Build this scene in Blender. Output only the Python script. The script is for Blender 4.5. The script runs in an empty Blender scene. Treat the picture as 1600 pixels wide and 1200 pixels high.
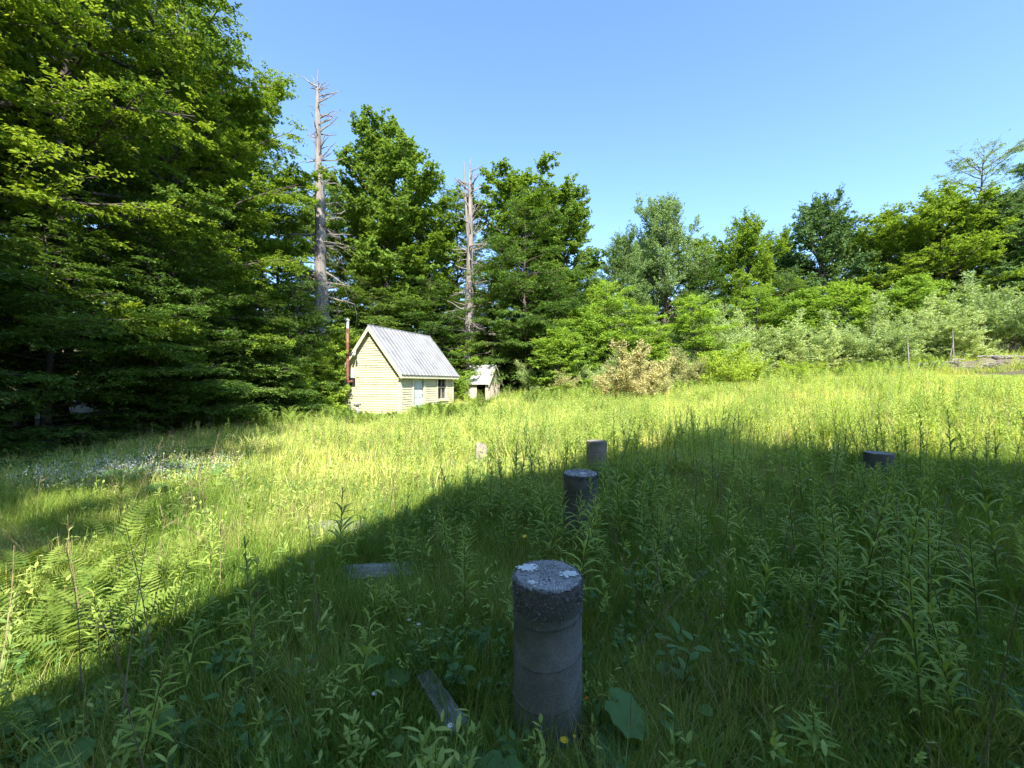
import bpy, math, random
import numpy as np
from mathutils import Vector, Matrix, Euler, Quaternion
R = math.radians
sc = bpy.context.scene
col = sc.collection

# ------------------------------------------------------------------ camera, sky, sun, exposure
EYE = 1.55
FPX = 625.0                                   # focal length in pixels of the 1600 px wide photograph
cam = bpy.data.cameras.new('camera'); camo = bpy.data.objects.new('camera', cam); col.objects.link(camo)
cam.sensor_width = 36; cam.lens = 36*FPX/1600; cam.clip_start = .05; cam.clip_end = 2000
camo.location = (0, 0, EYE); camo.rotation_euler = (R(90), 0, 0)
sc.camera = camo
SUN_EL, SUN_AZ = R(44), R(-7)                 # travel direction of the light, az measured from +Y towards +X
T = Vector((math.sin(SUN_AZ)*math.cos(SUN_EL), math.cos(SUN_AZ)*math.cos(SUN_EL), -math.sin(SUN_EL)))
w = bpy.data.worlds.new('World'); sc.world = w; w.use_nodes = True
nt = w.node_tree; bg = nt.nodes['Background']
sky = nt.nodes.new('ShaderNodeTexSky'); sky.sky_type = 'NISHITA'; sky.sun_disc = False
sky.sun_elevation = SUN_EL; sky.sun_rotation = R(180) + SUN_AZ
sky.altitude = 300; sky.air_density = 1.15; sky.dust_density = .8; sky.ozone_density = 7.0
nt.links.new(sky.outputs[0], bg.inputs[0]); bg.inputs[1].default_value = .107
sun = bpy.data.lights.new('sun', 'SUN'); sun.energy = 3.7; sun.angle = R(.53); sun.color = (1, .94, .82)
suno = bpy.data.objects.new('sun', sun); col.objects.link(suno)
suno.rotation_euler = T.to_track_quat('-Z', 'Y').to_euler(); suno.location = (0, -10, 30)
vs = sc.view_settings; vs.view_transform = 'Standard'; vs.look = 'None'; vs.gamma = 1; vs.use_curve_mapping = False
vs.exposure = 2.0
sc.render.engine = 'CYCLES'
cy = sc.cycles; cy.use_denoising = True; cy.denoiser = 'OPENIMAGEDENOISE'; cy.denoising_input_passes = 'RGB_ALBEDO_NORMAL'; cy.denoising_prefilter = 'NONE'; cy.max_bounces = 5; cy.diffuse_bounces = 4; cy.glossy_bounces = 1; cy.transmission_bounces = 3; cy.use_adaptive_sampling = True; cy.adaptive_threshold = .03
cy.transparent_max_bounces = 4; cy.caustics_reflective = False; cy.caustics_refractive = False

# ------------------------------------------------------------------ helpers
def sp(a): return np.logaddexp(0, a)
def gz(x, y):
    x = np.asarray(x, float); y = np.asarray(y, float)
    a = x + .35*(y-8)
    r = .084*55*np.tanh(2.5*sp(a/2.5)/55)
    l = -.05*25*np.tanh(2*sp(-(x+6)/2)/25)
    b = .035*np.sin(x*.9+.4)*np.cos(y*.7+1.1) + .02*np.sin(x*2.3+y*1.7)
    far = np.hypot(x, y-12); rise = .42*40*np.tanh(6*sp((far-43)/6)/40)
    return r + l + b + rise - .066
def gzf(x, y): return float(gz(x, y))
def X(px, d): return (px-800)/FPX*d           # where a sight line at that column is at a given distance

def mesh_np(name, V, F, mat=None, tint=None, smooth=False):
    """V (n,3) F (m,3|4) int"""
    me = bpy.data.meshes.new(name)
    V = np.asarray(V, np.float32); F = np.asarray(F, np.int32); k = F.shape[1]
    me.vertices.add(len(V)); me.vertices.foreach_set('co', V.ravel())
    me.loops.add(F.size); me.loops.foreach_set('vertex_index', F.ravel())
    me.polygons.add(len(F)); me.polygons.foreach_set('loop_start', np.arange(0, F.size, k, dtype=np.int32))
    me.polygons.foreach_set('loop_total', np.full(len(F), k, np.int32))
    me.polygons.foreach_set('use_smooth', np.full(len(F), smooth))
    if tint is not None:
        at = me.attributes.new('tint', 'FLOAT', 'POINT'); at.data.foreach_set('value', np.asarray(tint, np.float32))
    me.update(calc_edges=True); me.validate()
    if mat: me.materials.append(mat)
    return me
def link(name, me, parent=None, loc=None, rot=None, scale=None):
    o = bpy.data.objects.new(name, me); col.objects.link(o)
    if parent: o.parent = parent
    if loc is not None: o.location = loc
    if rot is not None: o.rotation_euler = rot
    if scale is not None: o.scale = (scale,)*3 if isinstance(scale, (int, float)) else scale
    return o
def tag(o, label=None, cat=None, group=None, kind=None):
    if label: o['label'] = label
    if cat: o['category'] = cat
    if group: o['group'] = group
    if kind: o['kind'] = kind
    return o
def thing(name, label, cat, loc=(0,0,0), rz=0, group=None, scale=None):
    return tag(link(name, None, None, loc, (0,0,rz), scale), label, cat, group)
class MB:
    def __init__(s): s.v = []; s.f = []; s.t = []; s.n = 0
    def add(s, V, F, t=None):
        V = np.asarray(V, float); F = np.asarray(F, int)
        if F.shape[1] == 4: F = np.concatenate([F[:, [0,1,2]], F[:, [0,2,3]]])
        s.v.append(V); s.f.append(F + s.n); s.n += len(V)
        s.t.append(np.full(len(V), random.random() if t is None else t) if np.isscalar(t) or t is None else t)
        return s
    def box(s, a, b, M=None):
        x0,y0,z0 = a; x1,y1,z1 = b
        V = np.array([[x0,y0,z0],[x1,y0,z0],[x1,y1,z0],[x0,y1,z0],[x0,y0,z1],[x1,y0,z1],[x1,y1,z1],[x0,y1,z1]], float)
        if M is not None: V = np.array([M @ Vector(p) for p in V])
        return s.add(V, [[0,3,2,1],[4,5,6,7],[0,1,5,4],[1,2,6,5],[2,3,7,6],[3,0,4,7]])
    def hexa(s, P): return s.add(P, [[0,3,2,1],[4,5,6,7],[0,1,5,4],[1,2,6,5],[2,3,7,6],[3,0,4,7]])
    def tube(s, P, rad, n=6, t=None, cap=True):
        P = np.asarray(P, float); k = len(P); rad = np.broadcast_to(rad, k)
        d = np.gradient(P, axis=0); d /= np.linalg.norm(d, axis=1)[:, None] + 1e-9
        ref = np.array([1.,0,0]) if abs(d.mean(0)[0]) < .8 else np.array([0,1.,0])
        u = np.cross(d, ref); u /= np.linalg.norm(u, axis=1)[:, None]+1e-9; v = np.cross(d, u)
        a = np.arange(n)*2*math.pi/n
        V = (P[:, None] + rad[:, None, None]*(np.cos(a)[None, :, None]*u[:, None] + np.sin(a)[None, :, None]*v[:, None])).reshape(-1, 3)
        i = np.arange(k-1)[:, None]*n; j = np.arange(n)[None]; j2 = (j+1) % n
        F = np.stack([i+j, i+n+j, i+n+j2, i+j2], -1).reshape(-1, 4)[:, ::-1]
        s.add(V, F, t)
        if cap and n > 3:
            for b, fl in ((0, 1), ((k-1)*n, 0)):
                c = V[b:b+n].mean(0); VV = np.vstack([V[b:b+n], c])
                FF = np.array([[q, (q+1) % n, n] for q in range(n)])
                s.add(VV, FF[:, ::-1] if not fl else FF, t)
        return s
    def mesh(s, name, mat, smooth=False):
        return mesh_np(name, np.concatenate(s.v), np.concatenate(s.f), mat, np.concatenate(s.t), smooth)
    def build(s, name, mat, parent=None, smooth=False): return link(name, s.mesh(name, mat, smooth), parent)

# ------------------------------------------------------------------ materials
def node_mat(name):
    m = bpy.data.materials.new(name); m.use_nodes = True
    return m, m.node_tree, m.node_tree.nodes['Principled BSDF']
def ramp(nt, stops):
    r = nt.nodes.new('ShaderNodeValToRGB'); e = r.color_ramp.elements
    while len(e) < len(stops): e.new(.5)
    for q, (p, c) in zip(e, stops): q.position = p; q.color = (*c, 1)
    return r
def leaf_mat(name, cols, trans=.4, rough=.5, vary=.5, tcol=(1.2, 1.12, .5), gain=1.55, sheen=False, patch=0):
    m, nt, b = node_mat(name)
    at = nt.nodes.new('ShaderNodeAttribute'); at.attribute_name = 'tint'
    oi = nt.nodes.new('ShaderNodeObjectInfo')
    k = len(cols); r = ramp(nt, [(i/(k-1), tuple(v*gain for v in c)) for i, c in enumerate(cols)])
    # a leaf's own shade plus a small shift of the whole plant
    ma = nt.nodes.new('ShaderNodeMath'); ma.operation = 'MULTIPLY_ADD'
    nt.links.new(oi.outputs['Random'], ma.inputs[0]); ma.inputs[1].default_value = vary
    mb = nt.nodes.new('ShaderNodeMath'); mb.operation = 'MULTIPLY_ADD'; mb.inputs[1].default_value = 1-vary; mb.inputs[2].default_value = 0
    nt.links.new(at.outputs['Fac'], mb.inputs[0]); nt.links.new(mb.outputs[0], ma.inputs[2])
    if patch:
        ge = nt.nodes.new('ShaderNodeNewGeometry'); pn = nt.nodes.new('ShaderNodeTexNoise'); pn.inputs['Scale'].default_value = .55; pn.inputs['Detail'].default_value = 3
        nt.links.new(ge.outputs['Position'], pn.inputs[0]); pm = nt.nodes.new('ShaderNodeMath'); pm.operation = 'MULTIPLY_ADD'; pm.inputs[1].default_value = patch; nt.links.new(pn.outputs['Fac'], pm.inputs[0])
        po = nt.nodes.new('ShaderNodeMath'); po.operation = 'SUBTRACT'; po.inputs[1].default_value = patch*.5; nt.links.new(ma.outputs[0], po.inputs[0]); nt.links.new(po.outputs[0], pm.inputs[2]); nt.links.new(pm.outputs[0], r.inputs[0])
    else: nt.links.new(ma.outputs[0], r.inputs[0])
    nt.links.new(r.outputs[0], b.inputs['Base Color']); b.inputs['Roughness'].default_value = rough
    b.inputs['Specular IOR Level'].default_value = .22
    if not sheen:
        nt.nodes.remove(b); b = nt.nodes.new('ShaderNodeBsdfDiffuse'); nt.links.new(r.outputs[0], b.inputs[0])
    tr = nt.nodes.new('ShaderNodeBsdfTranslucent')
    mx = nt.nodes.new('ShaderNodeMix'); mx.data_type = 'RGBA'; mx.blend_type = 'MULTIPLY'; mx.inputs[0].default_value = 1
    nt.links.new(r.outputs[0], mx.inputs[6]); mx.inputs[7].default_value = (*tcol, 1); nt.links.new(mx.outputs[2], tr.inputs[0])
    ms = nt.nodes.new('ShaderNodeMixShader'); ms.inputs[0].default_value = trans
    nt.links.new(b.outputs[0], ms.inputs[1]); nt.links.new(tr.outputs[0], ms.inputs[2])
    nt.links.new(ms.outputs[0], nt.nodes['Material Output'].inputs[0])
    return m
def noisy(name, c0, c1, scale=4, rough=.85, bump=.3, c2=None, stretch=(1,1,1), metallic=0, detail=6, bscale=None, tint=0):
    m, nt, b = node_mat(name)
    tc = nt.nodes.new('ShaderNodeTexCoord'); mp = nt.nodes.new('ShaderNodeMapping'); mp.inputs['Scale'].default_value = stretch
    nt.links.new(tc.outputs['Object'], mp.inputs[0])
    n = nt.nodes.new('ShaderNodeTexNoise'); n.inputs['Scale'].default_value = scale; n.inputs['Detail'].default_value = detail
    n.inputs['Roughness'].default_value = .65
    nt.links.new(mp.outputs[0], n.inputs[0])
    st = [(.32, c0), (.68, c1)] if c2 is None else [(.28, c0), (.5, c1), (.72, c2)]
    r = ramp(nt, st); nt.links.new(n.outputs['Fac'], r.inputs[0])
    last = r.outputs[0]
    if tint:
        oi = nt.nodes.new('ShaderNodeObjectInfo'); h = nt.nodes.new('ShaderNodeHueSaturation')
        mr = nt.nodes.new('ShaderNodeMapRange'); mr.inputs[3].default_value = 1-tint; mr.inputs[4].default_value = 1+tint
        nt.links.new(oi.outputs['Random'], mr.inputs[0]); nt.links.new(mr.outputs[0], h.inputs['Value']); nt.links.new(last, h.inputs['Color'])
        last = h.outputs[0]
    nt.links.new(last, b.inputs['Base Color']); b.inputs['Roughness'].default_value = rough; b.inputs['Metallic'].default_value = metallic
    b.inputs['Specular IOR Level'].default_value = .3
    if bump:
        n2 = nt.nodes.new('ShaderNodeTexNoise'); n2.inputs['Scale'].default_value = bscale or scale*4; n2.inputs['Detail'].default_value = 5
        nt.links.new(mp.outputs[0], n2.inputs[0])
        bp = nt.nodes.new('ShaderNodeBump'); bp.inputs['Strength'].default_value = bump; bp.inputs['Distance'].default_value = .02
        nt.links.new(n2.outputs['Fac'], bp.inputs['Height']); nt.links.new(bp.outputs[0], b.inputs['Normal'])
    return m
M = {}
M['maple'] = leaf_mat('maple leaf', [(.055,.10,.022), (.105,.165,.032), (.17,.225,.05)], .46, gain=1.8)
M['beech'] = leaf_mat('beech leaf', [(.06,.11,.018), (.125,.19,.025), (.20,.255,.038)], .5, gain=1.75)
M['hemlock'] = leaf_mat('hemlock spray', [(.035,.075,.018), (.068,.12,.025), (.115,.17,.035)], .38, gain=1.85)
M['spruce'] = leaf_mat('blue green needle', [(.04,.08,.03), (.075,.125,.045), (.12,.175,.06)], .34, gain=1.8)
M['ash'] = leaf_mat('pale green leaf', [(.07,.11,.045), (.12,.175,.07), (.19,.245,.10)], .4, gain=1.9)
M['willow'] = leaf_mat('willow leaf', [(.12,.17,.07), (.20,.255,.11), (.29,.33,.16)], .42, gain=1.95)
M['birch'] = leaf_mat('sapling leaf', [(.09,.15,.03), (.16,.24,.04), (.24,.31,.06)], .46, gain=1.9)
M['tan'] = leaf_mat('pinkish leaf', [(.13,.15,.06), (.22,.22,.10), (.33,.28,.15)], .38, gain=1.9)
M['yellow'] = leaf_mat('yellow green leaf', [(.13,.19,.03), (.20,.27,.04), (.28,.33,.05)], .44, gain=1.75)
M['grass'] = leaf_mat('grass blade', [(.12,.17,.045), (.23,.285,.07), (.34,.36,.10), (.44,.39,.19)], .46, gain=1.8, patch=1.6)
M['goldenrod'] = leaf_mat('goldenrod leaf', [(.12,.185,.06), (.22,.285,.08), (.33,.37,.11)], .46, .45, gain=1.8, patch=1.3)
M['shade_rod'] = leaf_mat('shade toned goldenrod leaf', [(.105,.16,.032), (.17,.23,.042), (.26,.31,.06)], .4, .55, sheen=True, gain=1.9, patch=1.0)  # darker goldenrod green for the near stand; foreground shade put into its colour
M['shade_grass'] = leaf_mat('fine shade toned grass', [(.062,.112,.022), (.105,.17,.030), (.175,.225,.046), (.31,.27,.13)], .42, .5, gain=1.8, patch=1.4)  # dark fine species, its colour lowered further to carry the foreground shade
M['fern'] = leaf_mat('fern frond', [(.08,.14,.03), (.14,.21,.04), (.22,.28,.06)], .42, gain=1.3)
M['weed'] = leaf_mat('weed leaf', [(.06,.13,.04), (.10,.19,.05), (.16,.24,.07)], .35, .5, sheen=True, gain=1.3)
M['stem'] = leaf_mat('herb stem', [(.07,.11,.03), (.12,.14,.05), (.16,.11,.05)], .1)
M['bark'] = noisy('bark', (.045,.035,.028), (.13,.11,.09), 5, .95, .6, stretch=(3,3,.6))
M['deadwood'] = noisy('weathered deadwood', (.07,.06,.052), (.205,.18,.162), 3.2, .9, 1.0, c2=(.29,.268,.245), stretch=(3,3,.35), bscale=9)
M['greywood'] = noisy('grey weathered wood', (.16,.16,.15), (.42,.42,.40), 6, .9, .5, stretch=(.6,4,4), tint=.2)
M['soil'] = noisy('soil', (.035,.035,.015), (.10,.085,.045), 1.3, .95, .8, c2=(.055,.075,.022), bscale=25)
M['paint'] = noisy('pale yellow paint', (.40,.385,.25), (.50,.48,.32), 1.6, .65, .15, tint=.09)
M['housewhite'] = noisy('white house paint', (.72,.71,.67), (.80,.79,.75), 2, .7, .1)  # white picked so the unseen wall bounces fill light onto the foreground
M['trim'] = noisy('cream trim paint', (.45,.43,.30), (.52,.50,.36), 3, .6, .1)
M['metalroof'] = noisy('galvanised roofing', (.21,.21,.22), (.33,.335,.35), 1.2, .5, .05, metallic=.3, tint=.05)
M['doorpaint'] = noisy('pale blue white paint', (.40,.455,.46), (.45,.50,.505), 3, .5, .05)
M['rust'] = noisy('rusty stovepipe', (.10,.038,.028), (.18,.07,.045), 7, .85, .2, c2=(.23,.11,.07))
M['rustlight'] = noisy('orange rust', (.22,.11,.06), (.30,.17,.10), 7, .8, .2)
M['galv'] = noisy('galvanised sheet', (.45,.47,.50), (.68,.70,.72), 6, .4, .05, metallic=.4)
M['black'] = noisy('black metal', (.012,.012,.012), (.03,.03,.03), 6, .5, .1)
M['oldroof'] = noisy('littered old roofing', (.10,.09,.07), (.44,.44,.43), 5, .8, .5, c2=(.36,.36,.34))
M['dark'] = noisy('dark interior', (.02,.018,.015), (.035,.03,.025), 3, .9, 0)
M['curtain'] = noisy('white curtain', (.62,.60,.54), (.74,.72,.66), 5, .9, .2)
M['boards'] = noisy('bare board wall', (.34,.29,.225), (.52,.46,.38), 4, .9, .4, stretch=(5,5,.5), tint=.18)
M['stone'] = noisy('field stone', (.12,.12,.11), (.32,.31,.28), 7, .95, .6, tint=.25)
M['white'] = noisy('white petal', (.72,.72,.70), (.8,.8,.78), 8, .6, 0)
M['goldpetal'] = noisy('yellow petal', (.75,.50,.02), (.82,.60,.03), 8, .6, 0)
M['orangepetal'] = noisy('orange petal', (.75,.16,.02), (.80,.25,.03), 8, .6, 0)
M['bulb'] = noisy('white glass', (.75,.75,.72), (.8,.8,.78), 4, .2, 0)
m, nt_, b = node_mat('window glass'); b.inputs['Base Color'].default_value = (.02,.025,.03,1); b.inputs['Roughness'].default_value = .03
b.inputs['Alpha'].default_value = .45; M['glass'] = m
def concrete(name, lo, hi, moss, speck=.4):
    m, nt, b = node_mat(name)
    tc = nt.nodes.new('ShaderNodeTexCoord')
    n = nt.nodes.new('ShaderNodeTexNoise'); n.inputs['Scale'].default_value = 6; n.inputs['Detail'].default_value = 8; nt.links.new(tc.outputs['Object'], n.inputs[0])
    r = ramp(nt, [(.3, lo), (.7, hi)]); nt.links.new(n.outputs['Fac'], r.inputs[0])
    # exposed aggregate speckle
    v = nt.nodes.new('ShaderNodeTexVoronoi'); v.inputs['Scale'].default_value = 120; nt.links.new(tc.outputs['Object'], v.inputs[0])
    r2 = ramp(nt, [(0, (.55,.55,.55)), (.5, (1,1,1)), (1, (1.5,1.5,1.5))]); nt.links.new(v.outputs['Color'], r2.inputs[0])
    mx = nt.nodes.new('ShaderNodeMix'); mx.data_type = 'RGBA'; mx.blend_type = 'MULTIPLY'; mx.inputs[0].default_value = speck
    nt.links.new(r.outputs[0], mx.inputs[6]); nt.links.new(r2.outputs[0], mx.inputs[7])
    # blotches of dark algae and green moss with their own outline
    n3 = nt.nodes.new('ShaderNodeTexNoise'); n3.inputs['Scale'].default_value = 3.1; n3.inputs['Detail'].default_value = 7; n3.inputs['Distortion'].default_value = .6
    nt.links.new(tc.outputs['Object'], n3.inputs[0])
    r3 = ramp(nt, [(.5, (0,0,0)), (.62, (1,1,1))]); nt.links.new(n3.outputs['Fac'], r3.inputs[0])
    my = nt.nodes.new('ShaderNodeMix'); my.data_type = 'RGBA'; nt.links.new(r3.outputs[0], my.inputs[0])
    nt.links.new(mx.outputs[2], my.inputs[6]); my.inputs[7].default_value = (*moss, 1)
    nt.links.new(my.outputs[2], b.inputs['Base Color']); b.inputs['Roughness'].default_value = .95
    bp = nt.nodes.new('ShaderNodeBump'); bp.inputs['Strength'].default_value = .35; bp.inputs['Distance'].default_value = .003
    nt.links.new(v.outputs['Distance'], bp.inputs['Height']); nt.links.new(bp.outputs[0], b.inputs['Normal'])
    return m
M['concrete'] = concrete('grey pier concrete', (.14,.138,.128), (.255,.248,.228), (.11,.13,.085))
M['concrete_dark'] = concrete('algae darkened concrete', (.085,.083,.076), (.17,.165,.15), (.075,.085,.06))
M['concrete_tan'] = concrete('tan pier concrete', (.19,.165,.135), (.30,.265,.225), (.15,.14,.11))
M['concrete_top'] = concrete('gritty concrete top', (.22,.215,.20), (.38,.37,.35), (.17,.175,.15), .8)
M['lichen'] = noisy('white lichen', (.82,.84,.82), (.90,.91,.89), 60, .95, .5)
M['aggregate'] = noisy('aggregate grain', (.06,.06,.06), (.25,.25,.25), 60, .95, .3, tint=.3)

# ------------------------------------------------------------------ ground
n = 240; u = np.linspace(-1, 1, n); wv = u*34 + np.sign(u)*np.abs(u)**5*420
gx, gy = np.meshgrid(wv, wv + 12)
V = np.stack([gx, gy, gz(gx, gy)], -1).reshape(-1, 3)
i, j = np.meshgrid(np.arange(n-1), np.arange(n-1)); q = (j*n+i).ravel()
tag(link('ground', mesh_np('ground', V, np.stack([q, q+1, q+n+1, q+n], 1), M['soil'], smooth=True)),
    'sloping meadow soil rising towards the scrub and falling to the wood', 'ground', kind='structure')

# ------------------------------------------------------------------ trees
def norm(a): return a/(np.linalg.norm(a, axis=-1, keepdims=True)+1e-9)
def leaves_mesh(name, B, D, N, L, W, rng, mat, fold=.12):
    """one folded four-cornered leaf per row"""
    S = norm(np.cross(D, N)); N = np.cross(S, D)
    L = L[:, None]; W = W[:, None]
    mid = B + D*L*.45 + N*W*fold
    V = np.stack([B, mid + S*W*.5, B + D*L - N*L*.08, mid - S*W*.5], 1).reshape(-1, 3)
    k = np.arange(len(B))[:, None]*4
    F = np.concatenate([k+np.array([[0,1,2]]), k+np.array([[0,2,3]])])
    return mesh_np(name, V, F, mat, np.repeat(np.clip(rng.normal(.5, .22, len(B)), 0, 1), 4))
def grow(seed, H, base, prof, nprim, e0, e1, curve, nsec, nter, nleaf, leaf, lw, mat, trunk_r, lobes=.25, droop=-.15,
         nj=.45, spray=.6, wood=None, terlen=.45, power=.9, multi=0, secflat=.5, sj=.18):
    rng = np.random.default_rng(seed)
    mb = MB()
    kz = np.linspace(0, 1, 9)
    wob = np.cumsum(rng.normal(0, .010*H, (9, 2)), 0)*.6; wob[0] = 0
    TP = np.column_stack([wob, -.4 + kz*(H*.98+.4)])
    if not multi: mb.tube(TP, trunk_r*(1-kz*.93)*(1+.35*np.exp(-kz*22)), 8)
    t = (np.arange(nprim)+rng.uniform(0, 1, nprim))/nprim
    t = t**power
    h = base + (H-base)*t*.985
    az = np.arange(nprim)*2.39996 + rng.normal(0, .35, nprim)
    plen = np.array([prof(q) for q in t])*rng.uniform(.72, 1.1, nprim)*(1+lobes*np.sin(2.3*az+rng.uniform(0, 6)+6*t))
    el = np.radians(e0+(e1-e0)*t + rng.normal(0, 7, nprim))
    st = np.column_stack([np.interp(h, TP[:, 2], TP[:, 0]), np.interp(h, TP[:, 2], TP[:, 1]), h])
    if multi:
        st = np.column_stack([rng.normal(0, .1*multi, nprim), rng.normal(0, .1*multi, nprim), np.full(nprim, -.1)])
    dh = np.column_stack([np.cos(az), np.sin(az), np.zeros(nprim)])
    def prim_at(i, u):
        p = st[i] + dh[i]*(plen[i]*u*np.cos(el[i]))[:, None]
        p[:, 2] += np.sin(el[i])*plen[i]*u + curve*plen[i]*u**2
        tang = dh[i]*np.cos(el[i])[:, None]; tang[:, 2] += np.sin(el[i]) + 2*curve*u
        return p, norm(tang)
    us = np.linspace(0, 1, 6)
    for k in range(nprim):
        p, _ = prim_at(np.full(6, k), us)
        p[1:-1] += rng.normal(0, .03*plen[k]**.5*.6, (4, 3))
        mb.tube(p, max(.012, min(.4*trunk_r, .016*plen[k]+.008))*(1-us*.88), 4, cap=False)
    ns = np.maximum(2, (nsec*plen/np.mean(plen)).astype(int))
    I = np.repeat(np.arange(nprim), ns); u = rng.uniform(.18 if not multi else .3, 1, len(I))**.8
    P, Tg = prim_at(I, u)
    side = np.where(rng.random(len(I)) < .5, 1, -1); ang = np.radians(rng.uniform(25, 75, len(I)))*side
    c, s_ = np.cos(ang), np.sin(ang)
    D = np.column_stack([Tg[:, 0]*c-Tg[:, 1]*s_, Tg[:, 0]*s_+Tg[:, 1]*c, Tg[:, 2]*secflat])
    D = norm(D + rng.normal(0, sj, D.shape))
    Ls = plen[I]*(.42*(1-u)+.14)*rng.uniform(.6, 1.15, len(I))
    for k in range(len(I)):
        if Ls[k] > .35:
            e = P[k]+D[k]*Ls[k]; mb.tube([P[k], (P[k]+e)/2+[0, 0, .04*Ls[k]], e + [0, 0, droop*Ls[k]*.6]], [.010+.004*Ls[k], .008, .003], 3, cap=False)
    nt_ = np.maximum(2, (nter*Ls/np.mean(Ls)).astype(int))
    J = np.repeat(np.arange(len(I)), nt_); u2 = rng.uniform(.1, 1, len(J))
    P2 = P[J] + D[J]*(Ls[J]*u2)[:, None]; P2[:, 2] += droop*.6*Ls[J]*u2**2
    ang = np.radians(rng.uniform(20, 80, len(J)))*np.where(rng.random(len(J)) < .5, 1, -1)
    c, s_ = np.cos(ang), np.sin(ang); d0 = D[J]
    D2 = norm(np.column_stack([d0[:, 0]*c-d0[:, 1]*s_, d0[:, 0]*s_+d0[:, 1]*c, d0[:, 2]*.7]) + rng.normal(0, .2, (len(J), 3)))
    L2 = terlen*rng.uniform(.5, 1.2, len(J))
    # leaves
    K = np.repeat(np.arange(len(J)), nleaf); u3 = rng.uniform(.05, 1, len(K))
    B = P2[K] + D2[K]*(L2[K]*u3)[:, None]; B[:, 2] += droop*L2[K]*u3**2
    B += rng.normal(0, .03, B.shape)
    sd = np.where(rng.random(len(K)) < .5, 1., -1.)[:, None]
    up = np.array([0, 0, 1.]); lat = norm(np.cross(D2[K], up))
    Dl = norm(D2[K]*(1-spray) + lat*sd*spray + rng.normal(0, .28, B.shape) + up*droop*1.2)
    N = norm(up + rng.normal(0, nj, B.shape))
    LL = leaf*rng.uniform(.65, 1.25, len(K)); WW = LL*lw*rng.uniform(.8, 1.2, len(K))
    cm = leaves_mesh('crown', B, Dl, N, LL, WW, rng, mat)
    return mb.mesh('trunk', wood or M['bark'], True), cm
def dome(r, k=.5, lo=.55): return lambda t: r*(lo+(1-lo)*math.sin(math.pi*min(1, t/(2*k)))) if t < k else r*max(.3, math.sqrt(max(0, 1-((t-k)/(1-k))**2)))
def cone(r, top=.1): return lambda t: r*((1-t)*(1-top)+top)
KIND = {}
KIND['maple']   = grow(1, 20, 4, dome(4.3, .5), 74, 10, 55, .05, 15, 8, 9, .19, .8, M['maple'], .26, lobes=.30, nj=.7, secflat=1.2, sj=.42)
KIND['maple_b'] = grow(12, 18, 2.5, dome(4.5, .55), 72, 8, 55, .05, 15, 8, 9, .19, .8, M['beech'], .24, lobes=.34, nj=.7, secflat=1.2, sj=.42)
KIND['beech']   = grow(2, 19, 1.0, dome(4.6, .45, .8), 76, 2, 45, -.02, 15, 8, 12, .118, .6, M['beech'], .22, droop=-.1, nj=.36, secflat=.25)
KIND['beech_b'] = grow(22, 19, 1.5, dome(4.3, .5, .8), 74, 4, 48, -.02, 15, 8, 12, .125, .6, M['maple'], .22, droop=-.1, nj=.4, secflat=.25)
KIND['hemlock'] = grow(3, 15, .4, dome(3.6, .2, .9), 92, -4, 34, -.08, 16, 8, 9, .15, .36, M['hemlock'], .2, droop=-.2, nj=.32, spray=.5, secflat=.4, power=1.1)
KIND['hemlock_b'] = grow(33, 12, .2, dome(3.3, .2, .9), 80, -4, 34, -.08, 15, 8, 9, .14, .36, M['hemlock'], .16, droop=-.2, nj=.34, spray=.5, secflat=.4, power=1.1)
KIND['spruce']  = grow(4, 10, .8, dome(3.2, .35, .8), 66, 15, 74, .08, 14, 8, 9, .17, .34, M['spruce'], .2, droop=.12, nj=.55, spray=.45)
KIND['ash']     = grow(5, 12, 1.0, dome(4.4, .4, .75), 66, 15, 72, .10, 14, 8, 10, .19, .42, M['ash'], .2, droop=.08, nj=.7, secflat=1.1, sj=.4)
KIND['round']   = grow(51, 10, .8, dome(3.9, .4, .8), 60, 8, 72, .05, 14, 8, 9, .17, .62, M['beech'], .18, droop=-.05, nj=.5, secflat=.7, sj=.3)
KIND['round_b'] = grow(52, 10, .8, dome(3.9, .4, .8), 60, 10, 74, .06, 14, 8, 9, .18, .6, M['spruce'], .18, droop=-.02, nj=.6, secflat=.9, sj=.35)
KIND['sapling'] = grow(6, 6, .2, dome(1.8, .4, .8), 46, 20, 60, .06, 10, 6, 8, .14, .5, M['birch'], .05, droop=-.05, nj=.55, terlen=.38)
KIND['young_hemlock'] = grow(66, 6, .1, dome(1.7, .15, .95), 56, 2, 42, -.05, 11, 6, 9, .12, .38, M['birch'], .06, droop=-.12, nj=.35, terlen=.32)
KIND['willow']  = grow(7, 5, .2, dome(3.2, .5, .8), 34, 35, 72, .12, 15, 7, 9, .15, .36, M['willow'], .05, droop=.08, nj=.7, multi=4, terlen=.42)
KIND['willow_b'] = grow(77, 5, .2, dome(3.9, .5, .85), 32, 42, 80, .15, 15, 7, 9, .14, .40, M['willow'], .05, droop=.08, nj=.7, multi=4, terlen=.42)
KIND['tan_bush'] = grow(8, 2.2, .1, dome(1.9, .5, .9), 34, 22, 80, .15, 13, 6, 9, .10, .42, M['tan'], .03, droop=.05, nj=.8, multi=2.6, terlen=.3)
KIND['yellow_bush'] = grow(9, 1.7, .1, dome(1.7, .5, .9), 36, 15, 82, .10, 13, 6, 9, .09, .45, M['yellow'], .03, droop=.05, nj=.8, multi=2.4, terlen=.27)
KIND['sparse']  = grow(10, 17, 8, dome(4.8, .45, .6), 34, 15, 50, .03, 10, 6, 6, .18, .42, M['ash'], .24, droop=-.05, nj=.5, lobes=.4)
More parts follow.
